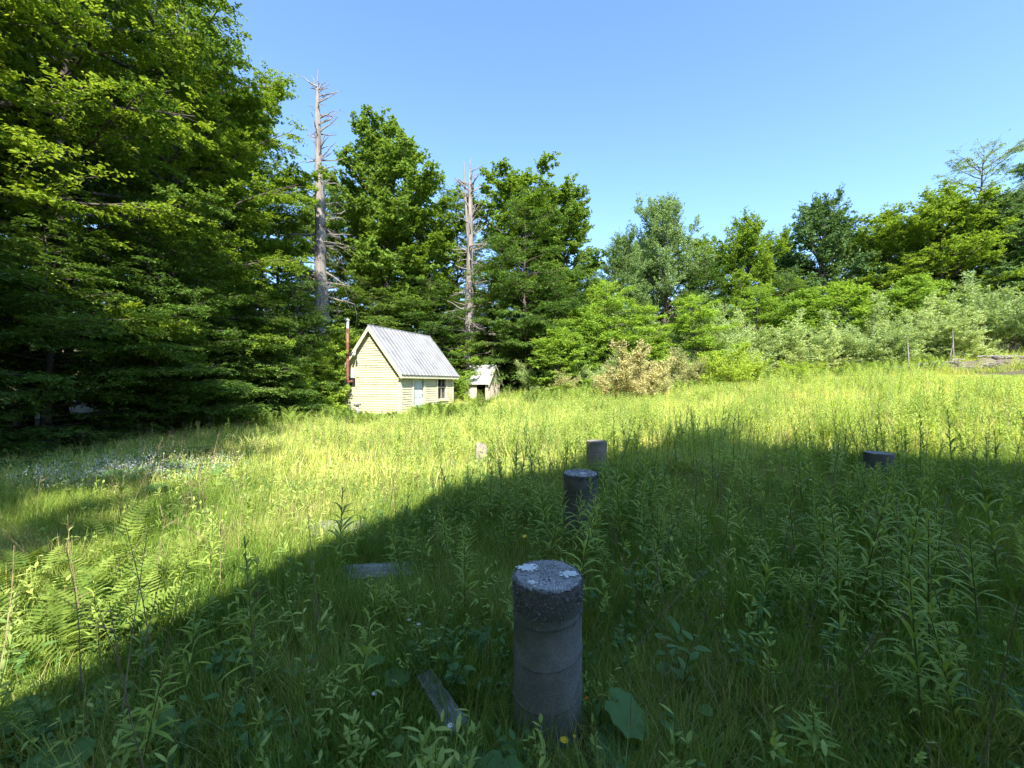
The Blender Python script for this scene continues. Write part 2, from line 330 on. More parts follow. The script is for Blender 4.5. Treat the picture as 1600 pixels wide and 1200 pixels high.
def tree(kind, name, label, x, y, h=1.0, wd=None, rz=None, cat='tree', group=None, sink=.05):
    tm, cm = KIND[kind]
    if rz is None: rz = (x*7.13+y*3.37) % 6.28
    t = thing(name, label, cat, (x, y, gzf(x, y)-sink), rz, group)
    wd = h if wd is None else wd; t.scale = (wd, wd, h)
    link('trunk', tm, t); link('crown', cm, t)
    return t
# wood on the near side, tall and shading itself
G = 'tall trees of the shaded wood'
tree('beech', 'beech_tree', 'tall beech at the corner of the dark wood, branches sweeping low', -14.2, 8.5, 1.0, 1.05, group=G)
tree('beech_b', 'beech_tree', 'beech with dark green crown between the corner beech and the yellowish beech', -13.8, 12.5, 1.0, 1.0, group=G)
tree('beech', 'beech_tree', 'yellowish green sunlit beech in the middle of the wood edge', -14.0, 16.2, 1.0, .98, 2.1, group=G)
tree('maple_b', 'maple_tree', 'broad maple whose crown steps down towards the tall dead trunk', -14.8, 19.6, .88, .92, group=G)
tree('beech_b', 'beech_tree', 'lower beech standing just beside the tall dead trunk', -15.8, 25.5, .88, .80, group=G)
for k, (x, y, kd, h) in enumerate([(-19,6,'beech',1.05),(-19.5,11,'maple_b',1.1),(-19,15.5,'beech_b',1.1),(-19,20,'beech',1.1),(-19.5,25,'hemlock',1.2),
        (-25,9,'maple',1.1),(-25.5,16,'hemlock',1.25),(-25,22,'beech_b',1.1),(-24,29,'maple',1.0),(-17,29,'hemlock',1.1),(-31,13,'beech',1.1),(-32,21,'hemlock',1.2),(-30,30,'beech',1.1)]):
    tree(kd, kd.split('_')[0]+'_tree', 'tree standing deep inside the dark wood behind the edge trees', x, y, h, group='trees deep inside the wood')
for x, y, kd, h, wd, lab in [(-12.6,7.2,'hemlock_b',.55,.85,'low hemlock at the outer corner of the dark wood, behind the broad leaf clumps'),
        (-11.9,10.2,'hemlock_b',.5,.8,'low hemlock second from the outer corner of the dark wood'),(-11.6,12.9,'hemlock_b',.6,.8,'low hemlock with wide boughs halfway along the wood edge'),
        (-12.2,15.2,'hemlock',.5,.8,'low hemlock set back in the wood edge behind the first sapling'),(-11.2,17.6,'hemlock_b',.5,.72,'small low hemlock second from the cabin along the wood edge'),
        (-10.9,20.4,'hemlock_b',.62,.75,'low hemlock next to the cabin stovepipe')]:
    tree(kd, 'hemlock_tree', lab, x, y, h, wd, group='low hemlocks along the wood edge')
for k, (x, y, h) in enumerate([(-10.6,15.6,.42),(-9.9,18.3,.45),(-9.6,20.8,.62),(-9.9,23.2,.8)]):
    tree('sapling', 'sapling', 'leafy sapling growing between the dark wood and the yellow cabin', x, y, h, h*1.25, cat='sapling', group='saplings beside the cabin')
# trees behind the cabin
tree('maple', 'maple_tree', 'tall maple with rounded clumped crown behind the yellow cabin', X(600,30), 30, 1.03, 1.12, .6)
tree('maple_b', 'maple_tree', 'shorter yellowish maple filling the gap between the two dead trunks', X(668,31), 31, .80, .82)
tree('beech_b', 'beech_tree', 'slender tree rising behind the tall dead trunk', X(530,33), 33, .98, .75)
tree('hemlock', 'hemlock_tree', 'dark hemlock close behind the cabin roof', X(585,27.5), 27.5, .62, .95)
tree('hemlock', 'hemlock_tree', 'hemlock behind the cabin, nearer the shorter dead trunk', X(668,28.5), 28.5, .62, .95)
tree('hemlock_b', 'hemlock_tree', 'small hemlock between the cabin stovepipe and the wood', X(520,26.5), 26.5, .66, .85)
tree('maple_b', 'maple_tree', 'wide crowned maple beside the shorter dead trunk', X(822,32), 32, .93, 1.0, 1.0)
tree('maple', 'maple_tree', 'maple reaching out over the gap with a drooping side bough', X(884,34), 34, .83, .85, 2.2)
tree('hemlock', 'hemlock_tree', 'tall dark hemlock in front of the wide crowned maple', X(818,28.5), 28.5, .98, 1.05)
tree('hemlock_b', 'hemlock_tree', 'dark hemlock beside the leaning board shed', X(778,30.5), 30.5, .72, .95)
tree('hemlock_b', 'hemlock_tree', 'hemlock at the end of the tall trees, next to the scrub', X(868,28), 28, .74, .9)
for x, y, kd, h in [(-12,37,'maple',1.0),(-5,38,'beech_b',1.0),(2,39,'hemlock',1.1),(8,41,'hemlock',.8),(-17,36,'beech',1.0),(-11.5,33.5,'hemlock',.75),(-8.2,34.5,'hemlock',.8),(-5.2,34,'hemlock',.75),(-2.2,35,'hemlock',.8),(3.5,35.5,'hemlock',.8),(6.5,33.5,'hemlock_b',.7)]:
    tree(kd, kd.split('_')[0]+'_tree', 'tree in the second rank behind the cabin trees', x, y, h, group='second rank behind the cabin')
# hillside trees beyond the scrub
def hill(kind, name, label, px, d, ytop, wd, rz=None, H=None, group=None):
    x = X(px, d); H = H or {'ash':12,'spruce':10,'round':10,'round_b':10,'maple':20,'maple_b':18,'hemlock':15,'hemlock_b':12,'sparse':17,'beech':19,'beech_b':19,'sapling':6,'young_hemlock':6,'willow':5,'willow_b':5}[kind]
    top = EYE + (600-ytop)/FPX*d
    return tree(kind, name, label, x, d, (top-gzf(x, d))/H, wd, rz, group=group)
hill('spruce', 'pale_tree', 'pale green tree with upright sprays at the low end of the hillside', 968, 41, 388, 1.05)
hill('ash', 'ash_tree', 'broad pale ash with brush-like upright twigs, tallest at the low end', 1040, 43, 342, 1.2)
hill('hemlock', 'hemlock_tree', 'dark hemlock between the pale ash and the yellowish hillside tree', 1105, 42, 400, 1.1)
hill('round', 'maple_tree', 'rounded yellowish hillside maple behind the young hemlocks', 1165, 43, 366, 1.15)
hill('round_b', 'beech_tree', 'dark blue green domed tree standing above the scrub', 1285, 43, 333, 1.3)
hill('hemlock_b', 'hemlock_tree', 'hemlock filling the gap beneath the dark domed tree', 1230, 40, 420, 1.0)
hill('round', 'beech_tree', 'yellow green layered beech next to the dark domed tree', 1390, 41, 350, 1.25)
hill('round', 'beech_tree', 'yellow green layered beech under the thin crowned tree', 1470, 38, 322, 1.35, 4.0)
hill('round_b', 'beech_tree', 'darker layered beech near the top of the hillside wood', 1565, 37, 325, 1.2)
hill('sparse', 'thin_crowned_tree', 'thin crowned tree with bare forked trunk towering above the hillside', 1535, 39, 238, .95)
hill('hemlock', 'hemlock_tree', 'tall dark conifer at the top of the hillside', 1655, 40, 195, 1.15)
hill('hemlock', 'hemlock_tree', 'shorter dark conifer on the hillside under the thin crowned tree', 1610, 36, 320, 1.0)
for px, d, yt, kd in [(920,50,408,'hemlock'),(1000,50,398,'round_b'),(1100,50,395,'round'),(1215,50,390,'round_b'),(1345,49,378,'round'),(1430,47,360,'round_b'),(1510,46,345,'round'),(1620,44,335,'round_b')]:
    hill(kd, 'hemlock_tree' if kd == 'hemlock' else 'hillside_tree', 'tree on the far slope, mostly hidden by the hillside trees', px, d, yt, 1.25, group='far slope trees')
# scrub belt
SC = 'young trees and scrub below the hillside'
hill('sapling', 'sapling', 'bright sapling at the foot of the last tall hemlock', 905, 27, 490, 1.2)
hill('young_hemlock', 'young_hemlock', 'young yellowish hemlock pyramid beside the tall trees', 950, 29, 440, 1.7)
hill('young_hemlock', 'young_hemlock', 'bright green young hemlock behind the pinkish bush', 1010, 27, 478, 1.3)
hill('young_hemlock', 'young_hemlock', 'largest bright green young hemlock in the scrub', 1085, 27, 462, 1.5)
hill('young_hemlock', 'young_hemlock', 'pale young hemlock with stepped boughs below the yellowish maple', 1180, 32, 448, 1.6)
for px, d, yt, kd, wd in [(870,25,520,'sapling',1.0),(845,26,545,'willow',.5),(1045,29,470,'willow',.8),(1130,29,478,'willow_b',.85),(1160,27,508,'willow',.8),(1215,28,486,'willow_b',.95),(1250,30,462,'sapling',1.3),(1265,26,500,'willow',.9),
        (1310,29,452,'sapling',1.4),(1325,26,482,'willow_b',.9),(1370,28,452,'willow',1.0),(1385,25,495,'willow',.8),(1420,28,442,'sapling',1.3),(1440,26,462,'willow_b',.95),(1480,28,450,'willow',1.0),(1500,25,482,'willow',.8),
        (1530,27,455,'willow_b',.9),(1655,25,425,'willow',1.1),(930,26,535,'willow',.55),(1110,26,520,'willow',.7)]:
    nm = {'sapling':('sapling','upright leafy sapling in the grey green scrub'), 'willow':('willow_shrub','grey green willow shrub in the scrub below the hillside'), 'willow_b':('willow_shrub','wide grey green willow shrub in the scrub below the hillside')}[kd]
    o = hill(kd, nm[0], nm[1], px, d, yt, wd, group=SC); o['category'] = 'shrub'
o = hill('willow_b', 'willow_shrub', 'biggest rounded willow shrub, beside the earth bank', 1575, 25, 412, 1.15); o['category'] = 'shrub'
tree('tan_bush', 'bush', 'pinkish tan bush standing alone in the sunlit meadow', X(992,18.6), 18.6, 1.12, .92, cat='bush')
tree('tan_bush', 'bush', 'smaller tan bush between the pinkish bush and the yellow dome bush', X(1072,22.5), 22.5, 1.0, .66, 2.0, cat='bush')
tree('yellow_bush', 'bush', 'low yellow green dome shaped bush at the meadow edge', X(1143,21.2), 21.2, 1.12, 1.0, cat='bush')
tree('tan_bush', 'bush', 'thin tan bush at the foot of the last tall hemlock', X(885,24), 24, .75, .5, 1.0, cat='bush')
tree('yellow_bush', 'bush', 'small yellow green bush below the willows', X(1245,23), 23, .6, .7, 1.0, cat='bush')
# wood behind the photographer that shades the near side
for x, y, kd, h, wd in [(-12,-3,'beech',.95,.95),(-15,2.5,'beech_b',1.0,1.0),(-17,-4,'maple',1.05,1.0),(-7.2,-9,'maple_b',1.0,.75),(-11.5,-11,'maple',1.1,1.0),(-19,1,'hemlock',1.2,1.2),(-13,4.5,'hemlock_b',.9,.9),(-6.4,-5.4,'beech_b',.98,.72),(-9.5,-4.5,'maple_b',.85,.85)]:
    tree(kd, kd.split('_')[0]+'_tree', 'tree of the wood beside and behind the farmhouse', x, y, h, wd, group='trees beside the farmhouse')

# ------------------------------------------------------------------ dead trees
def dead_tree(label, x, y, H, r, seed, nb, forks=None, lean=0):
    rng = np.random.default_rng(seed); z0 = gzf(x, y)
    t = thing('dead_tree', label, 'dead tree', (x, y, z0))
    k = np.linspace(0, 1, 26)
    cx = np.cumsum(rng.normal(0, .035, 26)); cy_ = np.cumsum(rng.normal(0, .035, 26)); cx -= cx*0+np.linspace(0, cx[-1], 26)*.8
    P = np.column_stack([cx*.6+lean*k, cy_*.6, -.3+k*(H+.3)])
    rad = r*(1-k)**.62*(1+.3*np.exp(-k*16)) + .02
    mb = MB(); P2 = np.repeat(P, 1, 0)
    # ridged, broken bark: an uneven section
    nn = 16; a = np.arange(nn)*2*math.pi/nn; lump = 1+rng.normal(0, .055, (26, nn)) + .10*np.sin(3*a+.8*np.sin(k*9)[:, None]) - .16*(np.abs(np.sin(a*1.5+1+k[:, None]*2)) < .16)
    Vv = np.stack([P[:, 0:1]+np.cos(a)*rad[:, None]*lump, P[:, 1:2]+np.sin(a)*rad[:, None]*lump, np.repeat(P[:, 2:3], nn, 1)], -1).reshape(-1, 3)
    i = np.arange(25)[:, None]*nn; j = np.arange(nn)[None]; j2 = (j+1) % nn
    mb.add(Vv, np.stack([i+j, i+j2, i+nn+j2, i+nn+j], -1).reshape(-1, 4))
    tip = P[-1]; mb.tube([tip-[0,0,.1], tip+[.02,0,.35], tip+[.05,0,.7]], [.05,.03,.004], 5)
    if forks:
        for (hh, dx, hh2, fr) in forks:
            b = np.array([np.interp(hh, P[:,2], P[:,0]), np.interp(hh, P[:,2], P[:,1]), hh])
            q = np.linspace(0, 1, 7)
            mb.tube(np.column_stack([b[0]+dx*q**.5, b[1]+0*q, b[2]+(hh2-hh)*q]), fr*(1-q*.8), 8)
    mb.build('trunk', M['deadwood'], t, True)
    for q in range(nb):
        u = rng.uniform(.12, .99)**.8; h = u*H; az = rng.uniform(0, 6.28)
        if rng.random() < .65: az = rng.choice([0, math.pi]) + rng.normal(0, .6)
        Lb = rng.uniform(.4, 1.5)*(1.25-.45*u)*(1.8 if rng.random() < .2 else 1); Lb = min(Lb, 1.5); el = rng.normal(.25 if u > .55 else -.05, .3) + (.35 if u > .7 else 0)
        b = np.array([np.interp(h, P[:,2], P[:,0]), np.interp(h, P[:,2], P[:,1]), h]); d = np.array([math.cos(az)*math.cos(el), math.sin(az)*math.cos(el), math.sin(el)])
        s = np.linspace(0, 1, 5); rr = np.interp(h, P[:,2], rad)
        pts = b + d*s[:, None]*(Lb+rr); pts[:, 2] += rng.normal(.02, .12)*Lb*s**2; pts[1:] += rng.normal(0, .03, (4, 3))
        bb = MB().tube(pts, (.030+.024*Lb)*(1-s*.75), 5)
        if u < .9:                                           # limp twigs hanging off the limbs
            for _ in range(rng.integers(2, 7) if u < .5 else rng.integers(0, 3)):
                w0 = pts[rng.integers(1, 5)]; dl = norm(d*.6+rng.normal(0, .5, 3)+[0,0,-.6])*rng.uniform(.4, 1.3)
                bb.tube([w0, w0+dl*.5+[0,0,.08], w0+dl], [.010,.008,.003], 3)
        bb.build('branch', M['deadwood'], t)
    return t
dead_tree('tall grey dead trunk with broken branch stubs, rising beside the cabin', X(505,24.5), 24.5, 20.2, .47, 5, 115, lean=-.2)
dead_tree('shorter dead trunk with a forked bare top, behind the cabin', X(735,28.5), 28.5, 16.6, .42, 8, 95, forks=[(11.0,-.45,17.0,.15)])

# ------------------------------------------------------------------ cabin
TH = R(24); W, L = 3.70, 4.83
EH, RH = 2.47, 4.64                     # wall plate height, ridge height
cab = thing('cabin', 'small pale yellow clapboard cabin with steep metal roof', 'cabin', (-5.58, 20, gzf(-5.58, 20)-.12), -TH)
OG = .26; OE = .27; pitch = (RH-EH)/(W/2)
def slab(name, mat, parent, a, b): return MB().box(a, b).build(name, mat, parent)
# walls as parts with their clapboards as sub-parts
gw = MB().add(np.array([[-W,0,-.2],[0,0,-.2],[0,0,EH],[-W/2,0,RH-.02],[-W,0,EH],[-W,.1,-.2],[0,.1,-.2],[0,.1,EH],[-W/2,.1,RH-.02],[-W,.1,EH]]),
    [[0,1,2],[0,2,4],[4,2,3],[6,5,7],[7,5,9],[7,9,8],[1,6,7],[1,7,2],[5,0,4],[5,4,9]]).build('gable_wall', M['paint'], cab)
bw = MB().add(np.array([[-W,L-.1,-.2],[0,L-.1,-.2],[0,L-.1,EH],[-W/2,L-.1,RH-.02],[-W,L-.1,EH],[-W,L,-.2],[0,L,-.2],[0,L,EH],[-W/2,L,RH-.02],[-W,L,EH]]),
    [[0,1,2],[0,2,4],[4,2,3],[6,5,7],[7,5,9],[7,9,8],[1,6,7],[1,7,2],[5,0,4],[5,4,9]]).build('rear_wall', M['paint'], cab)
slab('side_wall', M['paint'], cab, (-W,.1,-.2), (-W+.1,L-.1,EH))
DY0, DY1, DZ0, DZ1 = 1.02, 1.88, .16, 2.20
WY0, WY1, WZ0, WZ1 = 3.20, 4.06, .80, 2.20
fw = MB()
for a, b in [((-.1,.1,-.2),(0,DY0,EH)), ((-.1,DY0,-.2),(0,DY1,DZ0)), ((-.1,DY0,DZ1),(0,DY1,EH)), ((-.1,DY1,-.2),(0,WY0,EH)),
             ((-.1,WY0,-.2),(0,WY1,WZ0)), ((-.1,WY0,WZ1),(0,WY1,EH)), ((-.1,WY1,-.2),(0,L-.1,EH))]: fw.box(a, b)
fw = fw.build('front_wall', M['paint'], cab)
STEP = .125
def clap_g(x0, x1, z):                                        # a board on the gable wall, lower edge proud
    P = [[x0,-.042,z],[x1,-.042,z],[x1,.001,z],[x0,.001,z],[x0,-.006,z+STEP*1.06],[x1,-.006,z+STEP*1.06],[x1,.001,z+STEP*1.06],[x0,.001,z+STEP*1.06]]
    MB().hexa(P).build('clapboard', M['paint'], gw)
def clap_f(y0, y1, z):
    P = [[.042,y0,z],[.042,y1,z],[-.001,y1,z],[-.001,y0,z],[.006,y0,z+STEP*1.06],[.006,y1,z+STEP*1.06],[-.001,y1,z+STEP*1.06],[-.001,y0,z+STEP*1.06]]
    MB().hexa(P).build('clapboard', M['paint'], fw)
z = .06
while z < RH-.3:
    if z < EH-.12: x0, x1 = -W+.11, -.11
    else:
        hw = (RH-z-STEP)/pitch - .06; x0, x1 = max(-W/2-hw, -W+.11), min(-W/2+hw, -.11)
    if x1-x0 > .15:
        if 1.52 < z+STEP and z < 2.05: clap_g(max(x0, -2.84), x1, z)          # beside the stovepipe opening
        elif 2.05 <= z < 3.0: clap_g(max(x0, -2.95), x1, z)
        else: clap_g(x0, x1, z)
    if z < EH-.12:
        segs = [(.11, .88), (2.02, 3.09), (4.17, L-.11)]
        if z+STEP > WZ1+.12 or z+STEP*.5 < WZ0-.12: segs = [(.11, .88), (2.02, L-.11)]
        for a, b in segs: clap_f(a, b, z)
    z += STEP
# corner boards, door and window casings
for k, (a, b) in enumerate([((-.105,-.05,-.2),(.05,.004,EH-.03)), ((.004,.0045,-.2),(.05,.105,EH-.03)), ((-W-.05,-.05,-.2),(-W+.105,.004,EH-.03)), ((.001,L-.105,-.2),(.05,L+.03,EH-.03))]):
    slab('corner_board', M['trim'], cab, a, b)
door = MB(); door.box((-.075,DY0+.012,DZ0), (-.04,DY1-.012,DZ1-.012)); door = door.build('door', M['doorpaint'], cab)
for y0, y1 in ((DY0+.10, DY0+.38), (DY0+.48, DY0+.76)):
    for z0, z1 in ((.28, .85), (.95, 1.35), (1.45, 2.05)):
        P = [[-.0395,y0,z0],[-.0395,y1,z0],[-.039,y1,z1],[-.0395,y0,z1]]
        MB().hexa([[-.041,y0,z0],[-.041,y1,z0],[-.041,y1,z1],[-.041,y0,z1],[-.026,y0+.03,z0+.03],[-.026,y1-.03,z0+.03],[-.026,y1-.03,z1-.03],[-.026,y0+.03,z1-.03]]).build('door_panel', M['doorpaint'], door)
th = np.linspace(0, 6.28, 9)
MB().tube([[-.04,DY1-.08,1.12],[.0,DY1-.08,1.12],[.03,DY1-.08,1.12],[.05,DY1-.08,1.12]], [.014,.014,.035,.02], 8).build('handle', M['black'], door)
MB().tube([[-.04,DY1-.08,1.42],[-.01,DY1-.08,1.42]], [.03,.028], 8).build('lock', M['black'], door)
for nme, a, b in [('door_casing',(-.08,DY0-.13,DZ0-.05),(.055,DY0,DZ1+.0)), ('door_casing',(-.08,DY1,DZ0-.05),(.055,DY1+.13,DZ1)), ('door_casing',(-.08,DY0-.13,DZ1),(.06,DY1+.13,DZ1+.13)),
                  ('door_step',(-.1,DY0-.1,DZ0-.14),(.30,DY1+.1,DZ0-.051))]:
    slab(nme, M['trim'], cab, a, b)
win = MB()
for a, b in [((-.06,WY0-.10,WZ0),(.055,WY0,WZ1)), ((-.06,WY1,WZ0),(.055,WY1+.10,WZ1)), ((-.06,WY0-.10,WZ1),(.06,WY1+.10,WZ1+.11))]: win.box(a, b)
win = win.build('window', M['trim'], cab)
slab('sill', M['trim'], win, (-.06,WY0-.13,WZ0-.09), (.10,WY1+.13,WZ0))
WM = (WZ0+WZ1)/2; YM = (WY0+WY1)/2
sa = MB()
for a, b in [((-.055,WY0,WM-.03),(-.02,WY1,WM+.03)), ((-.055,WY0,WZ0),(-.02,WY1,WZ0+.06)), ((-.055,WY0,WZ1-.05),(-.02,WY1,WZ1)),
             ((-.054,WY0,WZ0+.06),(-.021,WY0+.05,WM-.03)), ((-.054,WY1-.05,WZ0+.06),(-.021,WY1,WM-.03)), ((-.054,WY0,WM+.03),(-.021,WY0+.05,WZ1-.05)), ((-.054,WY1-.05,WM+.03),(-.021,WY1,WZ1-.05)),
             ((-.053,YM-.014,WZ0+.06),(-.023,YM+.014,WM-.03)), ((-.053,YM-.014,WM+.03),(-.023,YM+.014,WZ1-.05))]: sa.box(a, b)
sa.build('sash', M['trim'], win)
for y0, y1 in ((WY0+.05, YM-.014), (YM+.014, WY1-.05)):
    for z0, z1 in ((WZ0+.06, WM-.03), (WM+.03, WZ1-.05)): slab('pane', M['glass'], win, (-.04,y0,z0), (-.036,y1,z1))
cu = MB(); ys = np.linspace(WY0-.02, WY1+.02, 25)
for side in (0, 1):
    q = np.linspace(0, 1, 14); V = []
    for zz in np.linspace(WZ0-.02, WZ1+.02, 8):
        f = (zz-WZ0)/(WZ1-WZ0); spread = .16+.34*max(0, (f-.25)/.75)**1.2 if side == 0 else .22+.28*max(0, (.9-f)/.9)
        y0 = WY0-.02 if side == 0 else WY1+.02; sg = 1 if side == 0 else -1
        V += [[-.13+.015*math.sin(p*30), y0+sg*p*spread*.86, zz] for p in q]
    k = (np.arange(7)[:, None]*14+np.arange(13)[None]).ravel(); cu.add(V, np.stack([k, k+1, k+15, k+14], 1))
cu.build('curtain', M['curtain'], win)
slab('interior', M['dark'], cab, (-W+.11,.11,-.19), (-.4,L-.11,-.1))
# roof: plank decks, metal sheets with ribs, fascias
roof = MB()
zE = EH - OE*pitch
def rp(s, q, up): return np.array([-W/2 + s*q*(W/2+OE), 0, RH + .0 - q*(RH-zE) + up])
for s in (1, -1):
    P = []
    for up in (.0, .07):
        for (q, y) in ((0, -OG), (1, -OG), (1, L+OG), (0, L+OG)):
            v = rp(s, q, up); v[1] = y; P.append(v)
    P = np.array(P); P = P if s == 1 else P[[3,2,1,0,7,6,5,4]]
    roof.hexa(P)
roof = roof.build('roof', M['trim'], cab)
nS = 9; wS = (L+2*OG+.06)/nS
for s in (1, -1):
    for k in range(nS):
        y0 = -OG-.03+k*wS; ny = 16; P = []
        for iy in range(ny+1):
            yy = y0 + wS*iy/ny; up = .082 + (.034 if iy % 8 in (1, 2) else 0)
            for q in (-.0, 1.03):
                v = rp(s, q, up); v[1] = yy; P.append(v)
        P = np.array(P); k2 = np.arange(ny)*2; F = np.stack([k2, k2+1, k2+3, k2+2], 1); Pb = P.copy(); Pb[:, 2] -= .006
        F = F if s == 1 else F[:, ::-1]
        mb = MB().add(P, F); mb.add(Pb, F[:, ::-1]); mb.build('roof_sheet', M['metalroof'], roof)
ang = math.atan(pitch)
MB().tube([[-W/2,-OG-.04,RH+.085],[-W/2,L+OG+.04,RH+.085]], [.035,.035], 8).build('ridge_cap', M['metalroof'], roof)
for y in (-OG-.012, L+OG-.012):                                  # rake boards
    for s in (1, -1):
        P = []
        for yy in (y, y+.024):
            for (q, up) in ((0, -.20), (1.0, -.20), (1.0, .075), (0, .075)):
                v = rp(s, q, up); v[1] = yy; P.append(v)
        P = np.array(P); P = P if s == 1 else P[[1,0,3,2,5,4,7,6]]
        MB().hexa(P).build('rake_board', M['trim'], roof)
for s in (1, -1):
    x = -W/2+s*(W/2+OE); xs = sorted((x-.012*s, x+.014*s)); slab('fascia', M['trim'], roof, (xs[0],-OG+.012,zE-.16), (xs[1],L+OG-.012,zE+.08))
    xa, xb = sorted((s*(W/2+.001)-W/2, x-.013*s)); slab('soffit', M['trim'], roof, (xa,-OG+.013,zE-.15), (xb,L+OG-.013,zE-.13))
# stovepipe and its wall plate
px_, py_ = -3.17, -.34
sp_ = MB().tube([[px_,0,1.83],[px_,py_*.6,1.83],[px_,py_,1.80],[px_,py_,1.92],[px_,py_,3.9]], [.074,.074,.078,.075,.075], 12).build('stovepipe', M['rust'], cab, True)
MB().tube([[px_,py_,3.9],[px_,py_,4.62]], [.077,.077], 12).build('pipe_section', M['rustlight'], sp_, True)
MB().tube([[px_,py_,4.62],[px_,py_,4.98]], [.074,.074], 12).build('pipe_section', M['galv'], sp_, True)
MB().tube([[px_,py_,5.03],[px_,py_,5.06],[px_,py_,5.12]], [.115,.115,.02], 12).build('rain_cap', M['galv'], sp_)
MB().tube([[px_-.05,py_,4.97],[px_-.05,py_,5.04]], [.01,.01], 4).tube([[px_+.05,py_,4.97],[px_+.05,py_,5.04]], [.01,.01], 4).build('cap_bracket', M['galv'], sp_)
for zz in (2.95, 3.9): MB().tube([[px_,py_,zz-.03],[px_,py_,zz+.03]], [.083,.083], 12).build('pipe_collar', M['rustlight'], sp_)
slab('heat_shield', M['galv'], cab, (-3.36,-.052,2.03), (-2.98,-.044,2.55))
slab('wall_plate', M['black'], cab, (-3.36,-.05,1.60), (-2.94,-.004,2.0))
slab('shield_frame', M['trim'], cab, (-2.935,-.046,1.50), (-2.845,-.002,2.04))
# flood light, door lamp
fl = MB().tube([[-2.72,-OG-.02,3.42],[-2.72,-OG-.10,3.36]], [.06,.06], 8).build('flood_light', M['galv'], cab)
for dx in (-.11, .10): MB().tube([[-2.72+dx*.4,-OG-.10,3.36],[-2.72+dx,-OG-.18,3.26],[-2.72+dx*1.2,-OG-.26,3.18]], [.03,.065,.075], 10).build('lamp_head', M['black'] if dx < 0 else M['bulb'], fl)
dl = MB().tube([[.03,2.32,2.08],[.03,2.32,2.2],[.10,2.32,2.22],[.12,2.32,2.12]], [.05,.05,.03,.045], 8).build('door_lamp', M['black'], cab)
MB().tube([[.12,2.32,2.11],[.12,2.32,2.04],[.12,2.32,1.98]], [.04,.05,.02], 8).build('bulb', M['bulb'], dl, True)

# ------------------------------------------------------------------ leaning board shed
sx, sy = X(763,26.4), 26.4
shed = thing('board_shed', 'small weathered board shed with pale debris covered roof behind the cabin', 'shed', (sx, sy, gzf(sx, sy)-.15), -TH)
SW, SL, SH, SR = 1.75, 1.75, 1.55, 2.62        # local: front face at y=0 spans x -SL..0; gable end at x=0
for k in range(8):                              # end wall: separate upright boards
    y0 = k*SW/8+.006; y1 = (k+1)*SW/8-.006; zt = lambda y: SH+(SR-SH)*(1-abs(y-SW/2)/(SW/2))-.04
    MB().hexa([[-.03,y0,0],[0,y0,0],[0,y1,0],[-.03,y1,0],[-.03,y0,zt(y0)],[0,y0,zt(y0)],[0,y1,zt(y1)],[-.03,y1,zt(y1)]]).build('board', M['boards'], shed)
    MB().hexa([[-SL,y0,0],[-SL+.03,y0,0],[-SL+.03,y1,0],[-SL,y1,0],[-SL,y0,zt(y0)],[-SL+.03,y0,zt(y0)],[-SL+.03,y1,zt(y1)],[-SL,y1,zt(y1)]]).build('board', M['boards'], shed)
for k in range(8):
    x0 = -SL+.03+k*(SL-.06)/8+.006; x1 = -SL+.03+(k+1)*(SL-.06)/8-.006
    slab('board', M['boards'], shed, (x0,SW-.03,0), (x1,SW,SH))
    if k < 4 or k > 6: slab('board', M['boards'], shed, (x0,0,0), (x1,.03,SH))
slab('floor_sill', M['greywood'], shed, (-SL-.15,-.25,-.05), (.06,-.004,.22))
slab('floor_sill', M['greywood'], shed, (.004,-.24,-.05), (.22,SW+.1,.12))
for s in (-1, 1):
    P = []
    for up in (0, .05):
        for (q, x) in ((0, -SL-.2), (1.22, -SL-.2), (1.22, .14), (0, .14)): P.append([x, SW/2+s*q*SW/2, SR-q*(SR-SH)+up])
    P = np.array(P); P = P if s == -1 else P[[3,2,1,0,7,6,5,4]]
    MB().hexa(P[[0,1,2,3,4,5,6,7]]).build('roof', M['oldroof'], shed)
    P = []
    for x in (.142, .165):
        for (q, up) in ((0,-.14),(1.25,-.14),(1.25,.05),(0,.05)): P.append([x, SW/2+s*q*SW/2, SR-q*(SR-SH)+up])
    MB().hexa(np.array(P)).build('rake_board', M['trim'], shed)
tree('young_hemlock', 'young_hemlock', 'young hemlock hiding the foot of the shorter dead trunk', X(728,27.9), 27.9, .75, .85)
tree('sapling', 'sapling', 'sapling between the cabin and the board shed, leaning over its roof', X(724,25.6), 25.6, .30, .32, 2.0, cat='sapling')

# ------------------------------------------------------------------ farmhouse behind the photographer (casts the big gabled shadow)
FH = R(23)
far = thing('farmhouse', 'tall gabled farmhouse whose shadow lies across the meadow', 'house', (0,0,0), -FH)
fe, fr_, hw, fl_ = 5.85, 10.8, 5.3, 11
far.location = (.0, -.86, gzf(-.8,-.5)-.1)
mb = MB()
mb.add(np.array([[0,0,0],[2*hw,0,0],[2*hw,0,fe],[hw,0,fr_],[0,0,fe],[0,-fl_,0],[2*hw,-fl_,0],[2*hw,-fl_,fe],[hw,-fl_,fr_],[0,-fl_,fe]]),
       [[1,0,2],[2,0,4],[2,4,3],[5,6,7],[5,7,9],[9,7,8],[6,1,2],[6,2,7],[0,5,9],[0,9,4]])
fwall = mb.build('wall', M['housewhite'], far)
for s in (0, 1):
    e = (-.35, fe-.33) if s == 0 else (2*hw+.35, fe-.33)
    P = [[hw,.35,fr_+.02],[e[0],.35,e[1]],[e[0],-fl_-.35,e[1]],[hw,-fl_-.35,fr_+.02]]
    P = np.array(P + [[a,b_,c+.15] for a,b_,c in P], float)
    MB().hexa(P).build('roof', M['metalroof'], far)
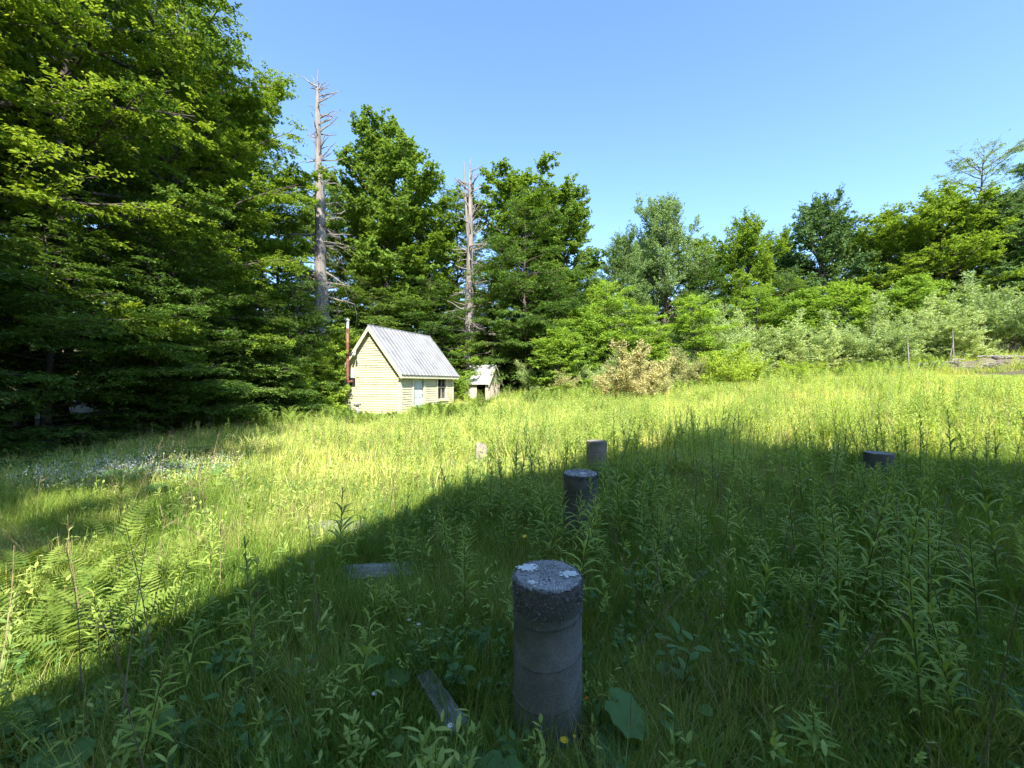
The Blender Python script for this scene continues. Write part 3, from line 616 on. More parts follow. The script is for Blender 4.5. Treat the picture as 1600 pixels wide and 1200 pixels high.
for x0, z0 in ((1.6,1.0),(8.4,1.0),(1.6,3.9),(5.2,3.9),(8.8,3.9),(5.2,7.0)):
    wn = MB().box((x0,.001,z0), (x0+1.1,.05,z0+1.5)).build('window', M['trim'], far); slab('pane', M['glass'], wn, (x0+.1,.051,z0+.1), (x0+1.0,.055,z0+1.4))
slab('door', M['doorpaint'], far, (5.4,.001,.2), (6.4,.06,2.3))

# ------------------------------------------------------------------ concrete piers
EXC = []                                          # x, y, radius kept clear of plants
SIGHT = []                                        # (px0, px1, depth, y below which low plants may stand)
def pier(label, x, y, ztop, rad, body, top, seed, rings=(), lich=(), dark=0):
    rng = np.random.default_rng(seed); g = gzf(x, y)-.15
    t = thing('concrete_pier', label, 'pier', (x, y, g), 0, 'concrete piers standing in the meadow')
    H = ztop-g; n = 48; a = np.arange(n)*2*math.pi/n
    zs = list(np.linspace(0, H-dark, 10)) + ([H-dark+.002] if dark else []) + [H-.022, H-.006, H]
    def shell(z0, z1, rr, mat, name):
        z = np.linspace(z0, z1, 9); V = []
        for q in z:
            V.append(np.column_stack([np.cos(a)*rr*(1+rng.normal(0, .0035, n)), np.sin(a)*rr*(1+rng.normal(0, .0035, n)), np.full(n, q)]))
        i = np.arange(8)[:, None]*n; j = np.arange(n)[None]; j2 = (j+1) % n
        return MB().add(np.concatenate(V), np.stack([i+j, i+j2, i+n+j2, i+n+j], -1).reshape(-1, 4)).build(name, mat, t, True)
    shell(0, H-dark-.0005, rad, body, 'shaft')
    if dark: shell(H-dark, H-.012, rad*1.004, M['concrete_dark'], 'crumbling_band')
    else: shell(H-dark, H-.012, rad, body, 'rim')
    # gritty top disc with a chipped edge
    V = [[0, 0, H]]; F = []
    edge = rad*(1-.012*rng.random(n))
    for k, rr in enumerate((.35, .7, .94, 1.0)):
        zz = H - (.012 if rr == 1 else 0) + rng.normal(0, .0012, n)
        V += np.column_stack([np.cos(a)*edge*rr, np.sin(a)*edge*rr, zz]).tolist()
    for j in range(n):
        j2 = (j+1) % n; F.append([0, 1+j, 1+j2, 1+j2])
        for k in range(3): F.append([1+k*n+j, 1+(k+1)*n+j, 1+(k+1)*n+j2, 1+k*n+j2])
    F = np.array(F); mb = MB(); V = np.array(V)
    mb.add(V, np.concatenate([F[F[:, 2] == F[:, 3]][:, :3], F[F[:, 2] != F[:, 3]][:, [0,1,2]], F[F[:, 2] != F[:, 3]][:, [0,2,3]]]))
    tp = mb.build('top', top, t)
    if dark:                                       # loose aggregate standing proud on rim and band
        g2 = MB()
        for _ in range(1400):
            th = rng.uniform(0, 6.283); zz = H-.02-abs(rng.normal(0, dark*.55)) if rng.random() < .75 else H-.008
            if zz < H-dark*1.4: continue
            c = np.array([math.cos(th)*rad*1.003, math.sin(th)*rad*1.003, zz]); s = rng.uniform(.002, .0048)
            o = rng.normal(0, s, (4, 3)); o -= o.mean(0)
            g2.add(c+o*1.3, [[0,1,2],[0,2,3],[0,3,1],[1,3,2]])
        for _ in range(700):
            th = rng.uniform(0, 6.283); rr = rad*.97*rng.random()**.5
            c = np.array([math.cos(th)*rr, math.sin(th)*rr, H+.001]); s = rng.uniform(.0012, .003); o = rng.normal(0, s, (4, 3)); o -= o.mean(0)
            g2.add(c+o, [[0,1,2],[0,2,3],[0,3,1],[1,3,2]])
        tag(g2.build('grit', M['aggregate'], t), kind='stuff')
    for (z0, tilt) in rings:                        # seam left by the cardboard form, a slightly climbing ridge
        th = np.linspace(0, 2*math.pi, 49)
        MB().tube(np.column_stack([np.cos(th)*rad*1.003, np.sin(th)*rad*1.003, H-z0+tilt*np.cos(th-.6)]), .0042, 5).build('form_seam', M['concrete_dark'], t)
    for (lx, ly, s) in lich:                        # crusty lichen on the top
        mb = MB()
        for _ in range(int(60*(s/.03)**2)):
            c = np.array([lx+rng.normal(0, s*.42), ly+rng.normal(0, s*.30), H+.004+rng.random()*.002]); m_ = rng.integers(5, 8); r2 = s*rng.uniform(.10, .28)
            th = np.sort(rng.uniform(0, 6.283, m_)); ring = np.column_stack([c[0]+np.cos(th)*r2, c[1]+np.sin(th)*r2*.8, np.full(m_, c[2])])
            mb.add(np.vstack([ring, c+[0,0,.0035]]), [[k, (k+1) % m_, m_] for k in range(m_)])
        mb.build('lichen_patch', M['lichen'], t)
    EXC.append((x, y, rad+.02)); return t
ZT = EYE-.855
pier('grey concrete pier with three white lichen spots on its round top', .16, 1.80, ZT, .152, M['concrete'], M['concrete_top'], 1,
     [(.155,.018),(.325,.018),(.50,.018)], [(-.085,.055,.044),(.098,-.005,.040),(-.075,-.085,.026)], dark=.13)
pier('dark concrete pier screened by goldenrod, between the spotted pier and the sunlit pier', .62, 3.62, EYE-.80, .152, M['concrete_dark'], M['concrete_top'], 2, [(.16,.02)], [(.02,-.06,.03)], dark=.03)
pier('sunlit tan concrete pier at the edge of the big shadow', 1.28, 6.05, EYE-.86, .15, M['concrete_tan'], M['concrete_tan'], 3, [(.14,.02)])
pier('dark concrete pier sunk to its top in tall goldenrod, apart from the row', 4.60, 5.02, EYE-.86, .15, M['concrete_dark'], M['concrete'], 4, [(.14,.02)])
SIGHT += [(770, 940, 1.9, 1075), (880, 932, 3.5, 768), (912, 952, 5.9, 712), (1350, 1395, 4.9, 722)]

# ------------------------------------------------------------------ stones, boards, bank
def rock(name, label, x, y, sx, sy, sz, rz, seed, mat=None, cat='stone', group=None, lift=.0):
    rng = np.random.default_rng(seed)
    nu, nv = 14, 9; V = []
    for v in np.linspace(-math.pi/2, math.pi/2, nv):
        for u in np.arange(nu)*2*math.pi/nu:
            p = np.array([math.cos(v)*math.cos(u), math.cos(v)*math.sin(u), math.sin(v)]); p = np.sign(p)*np.abs(p)**.6
            V.append(p*(1+.10*math.sin(3*u+seed)*math.cos(2*v+seed)+rng.normal(0, .035)))
    V = np.array(V)*[sx/2, sy/2, sz/2]; i = np.arange(nv-1)[:, None]*nu; j = np.arange(nu)[None]; j2 = (j+1) % nu
    o = MB().add(V, np.stack([i+j, i+j2, i+nu+j2, i+nu+j], -1).reshape(-1, 4)).build(name, mat or M['stone'])
    o.location = (x, y, gzf(x, y)+sz*.25+lift); o.rotation_euler = (rng.normal(0, .08), rng.normal(0, .08), rz)
    return tag(o, label, cat, group)
def board(label, x, y, l, wd, th, rz, z=.0, tilt=(0,0)):
    rng = np.random.default_rng(int(x*100)%97+3); k = 12; q = np.linspace(-.5, .5, k)
    V = []
    for dz in (0, th):
        for sgn in (-1, 1):
            V.append(np.column_stack([q*l, sgn*wd/2*(1+rng.normal(0, .05, k)), np.full(k, dz)+rng.normal(0, .003, k)]))
    V = np.concatenate(V); a = np.arange(k-1)
    F = np.concatenate([np.stack([a, a+k, a+k+1, a+1], 1), np.stack([a+2*k, a+2*k+1, a+3*k+1, a+3*k], 1), np.stack([a, a+1, a+2*k+1, a+2*k], 1), np.stack([a+k, a+3*k, a+3*k+1, a+k+1], 1),
                        [[0,2*k,3*k,k]], [[k-1,2*k-1,4*k-1,3*k-1]]])
    o = MB().add(V, F).build('weathered_board', M['greywood']); o.location = (x, y, gzf(x, y)+z); o.rotation_euler = (tilt[0], tilt[1], rz)
    EXC.append((x, y, wd*.7))
    return tag(o, label, 'board')
board('short grey weathered plank lying in grass beside the spotted pier', -.33, 1.86, .36, .085, .03, R(-54), .05, (.1,.06))
board('wide grey weathered board lying flat beyond the short plank', -1.05, 3.12, .55, .20, .035, R(14), .05, (.10,.03))
SIGHT += [(660, 722, 1.8, 1125), (560, 640, 3.0, 900)]
rock('flat_stone', 'dark flat stone half under grass near the wide grey board', -1.75, 3.9, .7, .4, .22, .3, 3)
rock('flat_stone', 'dark flat slab beside the ferns', -2.3, 2.55, .55, .3, .18, .5, 4)
rock('stone', 'pale rounded stone in sunlit grass near the sunlit pier', X(752,7.6), 7.6, .24, .22, .52, .2, 5, M['concrete_tan'])
SIGHT += [(940, 1045, 18.4, 612), (1095, 1185, 20.8, 596), (738, 765, 7.5, 722), (536, 632, 20.6, 647), (632, 712, 23.5, 634), (735, 770, 26.2, 631), (1470, 1640, 18.5, 586)]
post = thing('old_post', 'short weathered post with a pale cap in front of the cabin', 'post', (X(558,18.2), 18.2, gzf(X(558,18.2), 18.2)-.05))
MB().tube([[0,0,0],[.02,0,.4],[.01,0,.72]], [.09,.08,.085], 8).build('shaft', M['greywood'], post)
MB().tube([[.01,0,.72],[.01,0,.78],[.01,0,.86]], [.16,.17,.05], 9).build('cap', M['concrete'], post)
# earth bank with roots and stones
bx, by = 23.5, 20.5
V = []; nu = 40
for iy in range(nu):
    for ix in range(nu):
        x = bx + (ix/(nu-1)-.5)*10; y = by + (iy/(nu-1)-.5)*5; r2 = ((x-bx)/4.6)**2+((y-by)/2.0)**2
        V.append([x, y, gzf(x, y) - .08 + .55*max(0, 1-r2)**.8*(1+.3*math.sin(x*3.1)*math.sin(y*4.3))+.06*math.sin(x*9+y*7)*(r2 < 1)])
a, b2 = np.meshgrid(np.arange(nu-1), np.arange(nu-1)); q = (b2*nu+a).ravel()
M['darkstone'] = noisy('dull stone', (.06,.055,.05), (.17,.155,.14), 7, .95, .6, tint=.3)
M['bank'] = noisy('bare earth', (.07,.055,.04), (.15,.115,.085), 2.2, .95, .9, c2=(.12,.13,.06), bscale=14)
tag(MB().add(V, np.stack([q, q+1, q+nu+1, q+nu], 1)).build('earth_bank', M['bank'], None, True), 'low bank of bare earth and debris below the big willow', 'bank', kind='structure')
rr = random.Random(5)
for k in range(26):
    x = bx+rr.uniform(-4, 4); y = by+rr.uniform(-1.9, .3)
    rock('stone', 'small grey stone scattered on the bare earth bank', x, y, rr.uniform(.12,.36), rr.uniform(.1,.3), rr.uniform(.08,.22), rr.uniform(0,6), 50+k, M['darkstone'], 'stone', 'stones on the earth bank', lift=.55*max(0, 1-((x-bx)/4.6)**2-((y-by)/2)**2))
for k in range(14):
    x = bx+rr.uniform(-4.2, 3.6); y = by+rr.uniform(-1.8, .4); l = rr.uniform(.6, 1.8); az = rr.uniform(-.6, .6)
    z0 = gzf(x, y)+.6*max(0, 1-((x-bx)/4.6)**2-((y-by)/2)**2)+.05
    o = MB().tube([[-l/2,0,0],[-.1*l,.06,.06],[.2*l,-.03,.03],[l/2,.05,.12]], [.035,.03,.025,.01], 6).build('dead_stick', M['deadwood']); o.location = (x, y, z0); o.rotation_euler = (0,0,az)
    tag(o, 'dead grey stick lying on the bare earth bank', 'stick', 'sticks on the earth bank')
for px, d, h, ln, lab in [(1421,22,2.0,.12,'bare upright grey stake in scrub before the earth bank'),(1480,23,1.5,-.35,'leaning pale stake next to the earth bank'),(1491,23.5,2.2,.1,'thin tall pale stake beside the leaning stake')]:
    x = X(px, d); o = MB().tube([[0,0,-.2],[-ln*.5,0,h*.5],[-ln,0,h]], [.04,.035,.02], 6).build('stake', M['deadwood']); o.location = (x, d, gzf(x, d)); tag(o, lab, 'stake')

# ------------------------------------------------------------------ herb layer
def strip(P, Wd, side, t=None):
    """a blade along P with half widths Wd"""
    P = np.asarray(P, float); k = len(P); s = np.asarray(side, float)
    V = np.empty((2*k, 3)); V[0::2] = P - s*np.asarray(Wd)[:, None]; V[1::2] = P + s*np.asarray(Wd)[:, None]
    a = np.arange(k-1)*2
    return V, np.stack([a, a+1, a+3, a+2], 1)
def arc_leaf(mb, b, az, L, w, el0, bend, t, k=4, prof=(.35,1,.8,.0)):
    s = np.linspace(0, 1, k); d = np.array([math.cos(az), math.sin(az)]); el = el0 - bend*s
    dx = np.concatenate([[0], np.cumsum((np.cos(el[:-1])+np.cos(el[1:]))/2)])*L/(k-1); dz = np.concatenate([[0], np.cumsum((np.sin(el[:-1])+np.sin(el[1:]))/2)])*L/(k-1)
    P = np.column_stack([b[0]+d[0]*dx, b[1]+d[1]*dx, b[2]+dz])
    V, F = strip(P, np.interp(s, np.linspace(0, 1, len(prof)), prof)*w/2+.0004, [-d[1], d[0], 0]); mb.add(V, F, t)
# goldenrod: description of each archetype, so that near ones can be built leaf by leaf
LEAFM = []
for q in range(6):
    mb = MB(); arc_leaf(mb, (0,0,0), 0, 1.0, .105+.015*(q%3), [.75,.9,.55,.7,.4,1.0][q], [1.1,1.6,1.3,1.9,.9,1.4][q], .25+.1*q, 5, (.25,.9,1,.6,0)); LEAFM.append(mb.mesh('leaf', M['shade_rod'], True))
def rod_spec(seed):
    rng = np.random.default_rng(seed); H = 1.0
    lean = rng.normal(0, .06, 2); k = np.linspace(0, 1, 6)
    P = np.column_stack([lean[0]*k**1.5, lean[1]*k**1.5, k*H])
    leaves = []; n = rng.integers(40, 50)
    for q in range(n):
        u = .22 + .78*(q/(n-1))**.85
        az = q*2.39996+rng.normal(0, .2); L = .165*(1-.66*max(0, (u-.55)/.45))*(.75+.4*min(1, u/.5))*rng.uniform(.8, 1.2)*(.7 if u < .35 else 1)
        tilt = (rng.normal(-.28, .2) if u < .85 else -.45-.5*(u-.85)/.15)
        leaves.append((np.array([np.interp(u, k, P[:,0]), np.interp(u, k, P[:,1]), u*H]), az, tilt, L, int(rng.integers(0, 6))))
    return P, leaves
RODS = [rod_spec(200+q) for q in range(8)]
STEMM = []; FOLM = []; RODM = []
LV = []
for me in LEAFM:
    v = np.empty(len(me.vertices)*3, np.float32); me.vertices.foreach_get('co', v)
    LV.append((v.reshape(-1, 3), np.array([list(p.vertices) for p in me.polygons])))
def leaf_matrix(b, az, tilt, L): return Matrix.Translation(Vector(b)) @ Matrix.Rotation(az, 4, 'Z') @ Matrix.Rotation(tilt, 4, 'Y') @ Matrix.Scale(L, 4)
for P, lv in RODS:
    sm = MB().tube(P, np.array([.0055,.005,.0045,.004,.003,.0015]), 4, .4, cap=False); STEMM.append(sm.mesh('stem', M['stem'], True))
    fm = MB(); rg = random.Random(len(lv))
    for (b, az, ti, L, q) in lv:
        m4 = np.array(leaf_matrix(b, az, ti, L)); v, f = LV[q]; fm.add(v @ m4[:3,:3].T + m4[:3,3], f, rg.random())
    FOLM.append(fm.mesh('foliage', M['shade_rod'], True))
    both = MB().tube(P, np.array([.0055,.005,.0045,.004,.003,.0015]), 3, .1, cap=False); both.v += fm.v; both.f += [f+both.n for f in fm.f]; both.t += fm.t
    RODM.append(both.mesh('goldenrod', M['goldenrod'], True))
def grass_clump(seed, nb, h0, h1, rad, wd, lean=.5, mat='grass'):
    rng = np.random.default_rng(seed); mb = MB()
    for q in range(nb):
        r = rad*rng.random()**.5; th = rng.uniform(0, 6.283); az = th+rng.normal(0, .8)
        arc_leaf(mb, (math.cos(th)*r, math.sin(th)*r, -.02), az, rng.uniform(h0, h1), wd*rng.uniform(.6, 1.3), rng.uniform(1.2, 1.55), rng.uniform(.1, 1.0)*lean*2, rng.random(), 4, (1,.9,.6,.0))
    return mb.mesh('grass_clump', M[mat], False)
def weed(seed, n, L, w, h, mat, up=.7):
    rng = np.random.default_rng(seed); mb = MB()
    for s in range(3):
        top = rng.normal(0, .06, 2); hh = h*rng.uniform(.6, 1.1); mb.tube([[0,0,-.02],[top[0]*.5,top[1]*.5,hh*.5],[top[0],top[1],hh]], [.003,.0025,.001], 3, .3, cap=False)
        for q in range(n):
            u = rng.uniform(.2, 1); arc_leaf(mb, (top[0]*u, top[1]*u, hh*u), rng.uniform(0, 6.28), L*rng.uniform(.6, 1.2), w*rng.uniform(.7, 1.2), rng.uniform(.1, up), rng.uniform(.2, 1.0), rng.random(), 4, (.2,1,.85,0))
    return mb.mesh('weed', mat, False)
src = bpy.data.collections.new('sources')
def source(prefix, meshes):
    c = bpy.data.collections.new(prefix)
    for k, me in enumerate(meshes): c.objects.link(bpy.data.objects.new('%s_%02d' % (prefix, k), me))
    return c
def scatter(name, label, cat, c, pts, rot, scl, idx):
    me = bpy.data.meshes.new(name); me.vertices.add(len(pts)); me.vertices.foreach_set('co', np.asarray(pts, np.float32).ravel())
    for nm, ty, arr, f in (('rot','FLOAT_VECTOR',rot,'vector'), ('scl','FLOAT_VECTOR',scl,'vector'), ('idx','INT',idx,'value')):
        at = me.attributes.new(nm, ty, 'POINT'); at.data.foreach_set(f, np.asarray(arr, np.int32 if ty == 'INT' else np.float32).ravel())
    o = tag(link(name, me), label, cat, kind='stuff')
    g = bpy.data.node_groups.new(name, 'GeometryNodeTree')
    g.interface.new_socket('Geometry', in_out='INPUT', socket_type='NodeSocketGeometry'); g.interface.new_socket('Geometry', in_out='OUTPUT', socket_type='NodeSocketGeometry')
    N = g.nodes; gi = N.new('NodeGroupInput'); go = N.new('NodeGroupOutput'); io = N.new('GeometryNodeInstanceOnPoints'); ci = N.new('GeometryNodeCollectionInfo')
    ci.inputs[0].default_value = c; ci.inputs['Separate Children'].default_value = True; ci.inputs['Reset Children'].default_value = True
    def attr(nm, ty):
        a = N.new('GeometryNodeInputNamedAttribute'); a.data_type = ty; a.inputs['Name'].default_value = nm; return a.outputs[0]
    e = N.new('FunctionNodeEulerToRotation'); g.links.new(attr('rot','FLOAT_VECTOR'), e.inputs[0])
    g.links.new(gi.outputs[0], io.inputs['Points']); g.links.new(ci.outputs[0], io.inputs['Instance']); io.inputs['Pick Instance'].default_value = True
    g.links.new(attr('idx','INT'), io.inputs['Instance Index']); g.links.new(e.outputs[0], io.inputs['Rotation']); g.links.new(attr('scl','FLOAT_VECTOR'), io.inputs['Scale'])
    g.links.new(io.outputs[0], go.inputs[0])
    md = o.modifiers.new('scatter', 'NODES'); md.node_group = g
    return o
rng = np.random.default_rng(77)
def cloud(n, x0, x1, y0, y1):
    return np.column_stack([rng.uniform(x0, x1, n), rng.uniform(y0, y1, n)])
def in_view(p, m=120, dmin=.9): return (p[:,1] > dmin) & (np.abs(p[:,0]/np.maximum(p[:,1], .1))*FPX < 800+m/np.maximum(p[:,1], .5)*1.5+40)
def clear(p, extra=.05):
    ok = np.ones(len(p), bool)
    for (x, y, r) in EXC: ok &= np.hypot(p[:,0]-x, p[:,1]-y) > r+extra
    dx, dy = p[:,0]+5.58, p[:,1]-20; lx = dx*math.cos(TH)-dy*math.sin(TH); ly = dx*math.sin(TH)+dy*math.cos(TH)
    ok &= ~((lx > -W-.05) & (lx < .04) & (ly > -.04) & (ly < L))
    ok &= ~((((p[:,0]-bx)/4.0)**2+((p[:,1]-by)/1.7)**2 < 1) & (rng.random(len(p)) < .4))
    return ok
def fit(p, h, spread=.12):
    """heights lowered where a plant would stand in front of something the photo shows clear"""
    z = gz(p[:,0], p[:,1]); px = 800+p[:,0]/p[:,1]*FPX; mar = spread*FPX/p[:,1]; h = h.copy()
    for (a, b, d, yl) in SIGHT:
        m = (px > a-mar) & (px < b+mar) & (p[:,1] < d); h[m] = np.minimum(h[m], EYE-(yl-600)/FPX*p[m,1]-z[m])
    return h
def meadow_edge(p):                                # inside the wood's edge and below the scrub
    x, y = p[:,0], p[:,1]
    left = np.interp(y, [0,8,12,17,20,26,32], [-12,-11.6,-11.2,-10.6,-10,-8,-5]); back = np.interp(x, [-12,-3,2,8,14,22,40], [25,30,28,26,27,26,26])
    return (x > left) & (y < back)
def place(c, nvar, name, label, cat, p, h, tilt=.1, wide=1.0):
    z = gz(p[:,0], p[:,1]); n = len(p); rot = np.column_stack([rng.normal(0, tilt, n), rng.normal(0, tilt, n), rng.uniform(0, 6.283, n)])
    s = np.column_stack([h*wide*rng.uniform(.9, 1.1, n), h*wide*rng.uniform(.9, 1.1, n), h]) if np.isscalar(wide) else np.column_stack([wide, wide, h])
    return scatter(name, label, cat, c, np.column_stack([p, z-.01]), rot, s, rng.integers(0, nvar, n))
def rodness(p):                                    # where goldenrod rules over grass
    x, y = p[:,0], p[:,1]; a = x + .9 - .12*(y-3)*(y < 12)
    d = 1/(1+np.exp(-a*1.6)); d = np.where(y > 9, np.maximum(d, 1/(1+np.exp(-(x+6-.0*y)*1.0))*.75), d)
    return d*np.clip(.62+.55*np.sin(x*1.7+1)*np.cos(y*1.5)+.35*np.sin(x*3.1-y*2.3), .12, 1.1)
# --- grass
GC = source('grass_source', [grass_clump(300+k, 54, .20, .48, .15, .0052, mat='shade_grass') for k in range(5)])
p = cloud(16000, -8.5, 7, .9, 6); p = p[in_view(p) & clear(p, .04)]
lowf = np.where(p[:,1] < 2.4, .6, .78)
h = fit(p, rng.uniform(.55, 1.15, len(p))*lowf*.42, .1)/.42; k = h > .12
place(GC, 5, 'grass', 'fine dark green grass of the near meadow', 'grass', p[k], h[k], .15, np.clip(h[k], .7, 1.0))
GF = source('far_grass_source', [grass_clump(320+k, 46, .22, .5, .30, .014) for k in range(5)])
p = cloud(32000, -13, 40, 5.5, 32); p = p[in_view(p) & clear(p) & meadow_edge(p)]; p = p[rng.random(len(p)) < np.clip(9/p[:,1], .3, .9)]
h = fit(p, rng.uniform(.6, 1.15, len(p))*.4, .3)/.4; k = h > .12
place(GF, 5, 'grass', 'sunlit yellow green grass of the open meadow', 'grass', p[k], h[k], .15, np.clip(h[k], .7, 1.05)*np.clip(p[k,1]/12, 1, 1.6))
# --- goldenrod
p = cloud(2800, -5, 9, 1.5, 9.5); p = p[in_view(p) & clear(p, .1)]; p = p[rng.random(len(p)) < rodness(p)*np.clip((p[:,1]-.9)/2.0, .25, 1)]
h = fit(p, np.clip(rng.normal(.60, .19, len(p)), .25, 1.0)*np.clip(.62+.13*p[:,1], .6, 1), .1); k = h > .22; p, h = p[k], h[k]
ex = [(884,3.25,752),(897,3.1,768),(910,3.2,742),(922,3.3,770),(935,3.2,748),(872,3.3,738),(921,5.5,712),(938,5.6,716),(948,5.4,705),(1352,4.6,722),(1372,4.5,730),(1392,4.6,716),(905,3.35,790),(1340,4.7,708),(1408,4.7,704)]
pe = np.array([[X(a, d), d] for a, d, _ in ex]); he = np.array([EYE-(y-600)/FPX*d for _, d, y in ex])-gz(pe[:,0], pe[:,1]); p = np.vstack([p, pe]); h = np.concatenate([h, he])
sz = h/p[:,1]; vis = np.abs(p[:,0]/p[:,1])*FPX < 790; order = np.argsort(np.where(vis, -sz, 1)); near = order[:300]; rest = order[300:]
LG = 'goldenrod stalks in the near meadow'
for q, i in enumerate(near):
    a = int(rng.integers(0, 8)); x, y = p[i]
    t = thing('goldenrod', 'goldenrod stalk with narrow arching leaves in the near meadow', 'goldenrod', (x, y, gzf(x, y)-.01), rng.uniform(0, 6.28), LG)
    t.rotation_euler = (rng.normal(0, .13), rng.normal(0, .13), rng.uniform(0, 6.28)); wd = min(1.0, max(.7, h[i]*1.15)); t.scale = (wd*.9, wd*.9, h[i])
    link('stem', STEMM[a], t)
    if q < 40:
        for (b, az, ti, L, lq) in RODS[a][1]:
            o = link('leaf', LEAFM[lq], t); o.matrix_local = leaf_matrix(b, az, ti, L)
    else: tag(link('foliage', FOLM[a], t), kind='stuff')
RC = source('goldenrod_source', RODM)
p2 = cloud(30000, -10, 40, 6.5, 30); p2 = p2[in_view(p2) & clear(p2, .1) & meadow_edge(p2)]; p2 = p2[rng.random(len(p2)) < rodness(p2)*np.clip(8/p2[:,1], .32, .8)]
h2 = fit(p2, np.clip(rng.normal(.66, .12, len(p2)), .35, .95), .15); k = h2 > .25
P_ = np.vstack([p[rest], p2[k]]); H_ = np.concatenate([h[rest], h2[k]])
place(RC, 8, 'goldenrod', 'dense goldenrod stand spreading over the sunlit meadow', 'goldenrod', P_, H_, .09, np.clip(H_*1.15, .7, 1.0)*.95*np.clip(P_[:,1]/12, 1, 1.5))
# --- mixed weeds
WC = source('weed_source', [weed(400+k, 8, .045, .017, .22, M['weed']) for k in range(3)] + [weed(410+k, 9, .045, .012, .3, M['goldenrod'], 1.1) for k in range(3)] + [weed(420+k, 5, .06, .034, .12, M['weed'], .5) for k in range(2)])
p = cloud(2900, -5, 6, .95, 6); p = p[in_view(p) & clear(p, .04)]; h = fit(p, rng.uniform(.6, 1.4, len(p))*.3, .08)/.3; k = h > .2
p3 = cloud(7000, -12, 4, 5, 17); p3 = p3[in_view(p3) & clear(p3) & meadow_edge(p3)]; h3 = rng.uniform(.8, 1.7, len(p3))
Pw = np.vstack([p[k], p3]); Hw = np.concatenate([h[k], h3])
place(WC, 8, 'weeds', 'low mixed leafy weeds growing through the grass', 'weeds', Pw, Hw, .15, np.clip(Hw, .8, 1.5))

# --- ferns
fr = MB(); kk = 20; rgf = random.Random(3)
for q in range(kk):
    u = (q+.8)/kk; x = .62*u; z = .30*math.sin(u*2.0)*1.1
    hl = .16*math.sin(math.pi*min(1, u*.93+.10))**.75*(1-.35*u)
    for sg in (-1, 1):
        m_ = 6; P = np.array([[x+.25*hl*w_+.006, sg*hl*w_, z-.05*hl*w_**2] for w_ in np.linspace(0, 1, m_)])
        wd = np.array([.010,.013,.011,.009,.006,.0005])*(.6+hl*3.2); wd[1:-1] *= [1.15,.75,1.15,.75]
        V, F = strip(P, wd, [1, 0, .15*sg]); fr.add(V, F, rgf.random())
fr.tube([[.62*u, 0, .30*math.sin(u*2.0)*1.1] for u in np.linspace(0, 1, 8)], np.linspace(.004, .001, 8), 3, .9, cap=False)
FROND = fr.mesh('frond', M['fern'], False)
def fern(label, x, y, s, n, seed, group=None):
    rg = random.Random(seed); t = thing('fern', label, 'fern', (x, y, gzf(x, y)-.01), rg.uniform(0, 6.28), group, s)
    for q in range(n):
        o = link('frond', FROND, t, (0,0,0), (rg.gauss(0,.2), rg.uniform(-.75,-.15), q*6.283/n+rg.gauss(0,.25)), rg.uniform(.75, 1.15))
    return t
rg = random.Random(11)
for q in range(36):
    d = rg.uniform(2.15, 3.7); px = rg.gauss(120, 95)
    if px < -60 or px > 520: continue
    fern('yellow green fern in the fern patch at the shadow edge', X(px, d), d, rg.uniform(.45, .75), rg.randint(4, 7), q, 'ferns of the near fern patch')
FC = bpy.data.collections.new('fern_source')
for v in range(3):
    fm = MB(); rg2 = random.Random(70+v); fv = np.empty(len(FROND.vertices)*3, np.float32); FROND.vertices.foreach_get('co', fv); fv = fv.reshape(-1, 3); ff = np.array([list(pl.vertices) for pl in FROND.polygons])
    for q in range(6):
        m3 = np.array(Euler((rg2.gauss(0,.2), rg2.uniform(-.8,-.2), q*1.047+rg2.gauss(0,.2))).to_matrix()); fm.add(fv @ m3.T, ff, rg2.random())
    FC.objects.link(bpy.data.objects.new('fern_source_%02d' % v, fm.mesh('ferns', M['fern'])))
pf = np.vstack([np.column_stack([X(rng.uniform(300, 760, 260), 1)[:, None], np.ones(260)]), np.column_stack([X(rng.uniform(820, 1480, 240), 1)[:, None], np.ones(240)])])
df = np.concatenate([rng.uniform(14, 20.5, 260), rng.uniform(19, 25, 240)]); pf = pf*df[:, None]; pf = pf[clear(pf, .1) & meadow_edge(pf)]
hf = fit(pf, rng.uniform(.45, .75, len(pf)), .5)/.5; kf = hf > .35
place(FC, 3, 'ferns', 'bright ferns growing along the far edges of the meadow', 'ferns', pf[kf], hf[kf], .1, np.minimum(hf[kf], 1.3))
# --- white bedstraw haze
def bedstraw(seed):
    rg = np.random.default_rng(seed); mb = MB()
    for q in range(26):
        th = rg.uniform(0, 6.28); r = .2*rg.random()**.5; t2 = np.array([math.cos(th)*r*1.6, math.sin(th)*r*1.6, rg.uniform(.22, .45)])
        for w_ in range(10):
            c = t2+rg.normal(0, .035, 3); s_ = .0045; a = rg.uniform(0, 6.28)
            mb.add(np.array([c+[math.cos(a+k*1.57)*s_, math.sin(a+k*1.57)*s_, rg.normal(0,.002)] for k in range(4)]), [[0,1,2,3]])
    return mb.mesh('bedstraw', M['white'])
BC = source('bedstraw_source', [bedstraw(500+k) for k in range(3)])
n_ = 30; pb = np.column_stack([rng.normal(-5.7, .55, n_), rng.normal(6.2, .3, n_)])
place(BC, 3, 'bedstraw_flowers', 'haze of tiny white bedstraw flowers in the grass near the wood', 'flowers', pb, rng.uniform(.8, 1.3, n_), .1, 1.0)
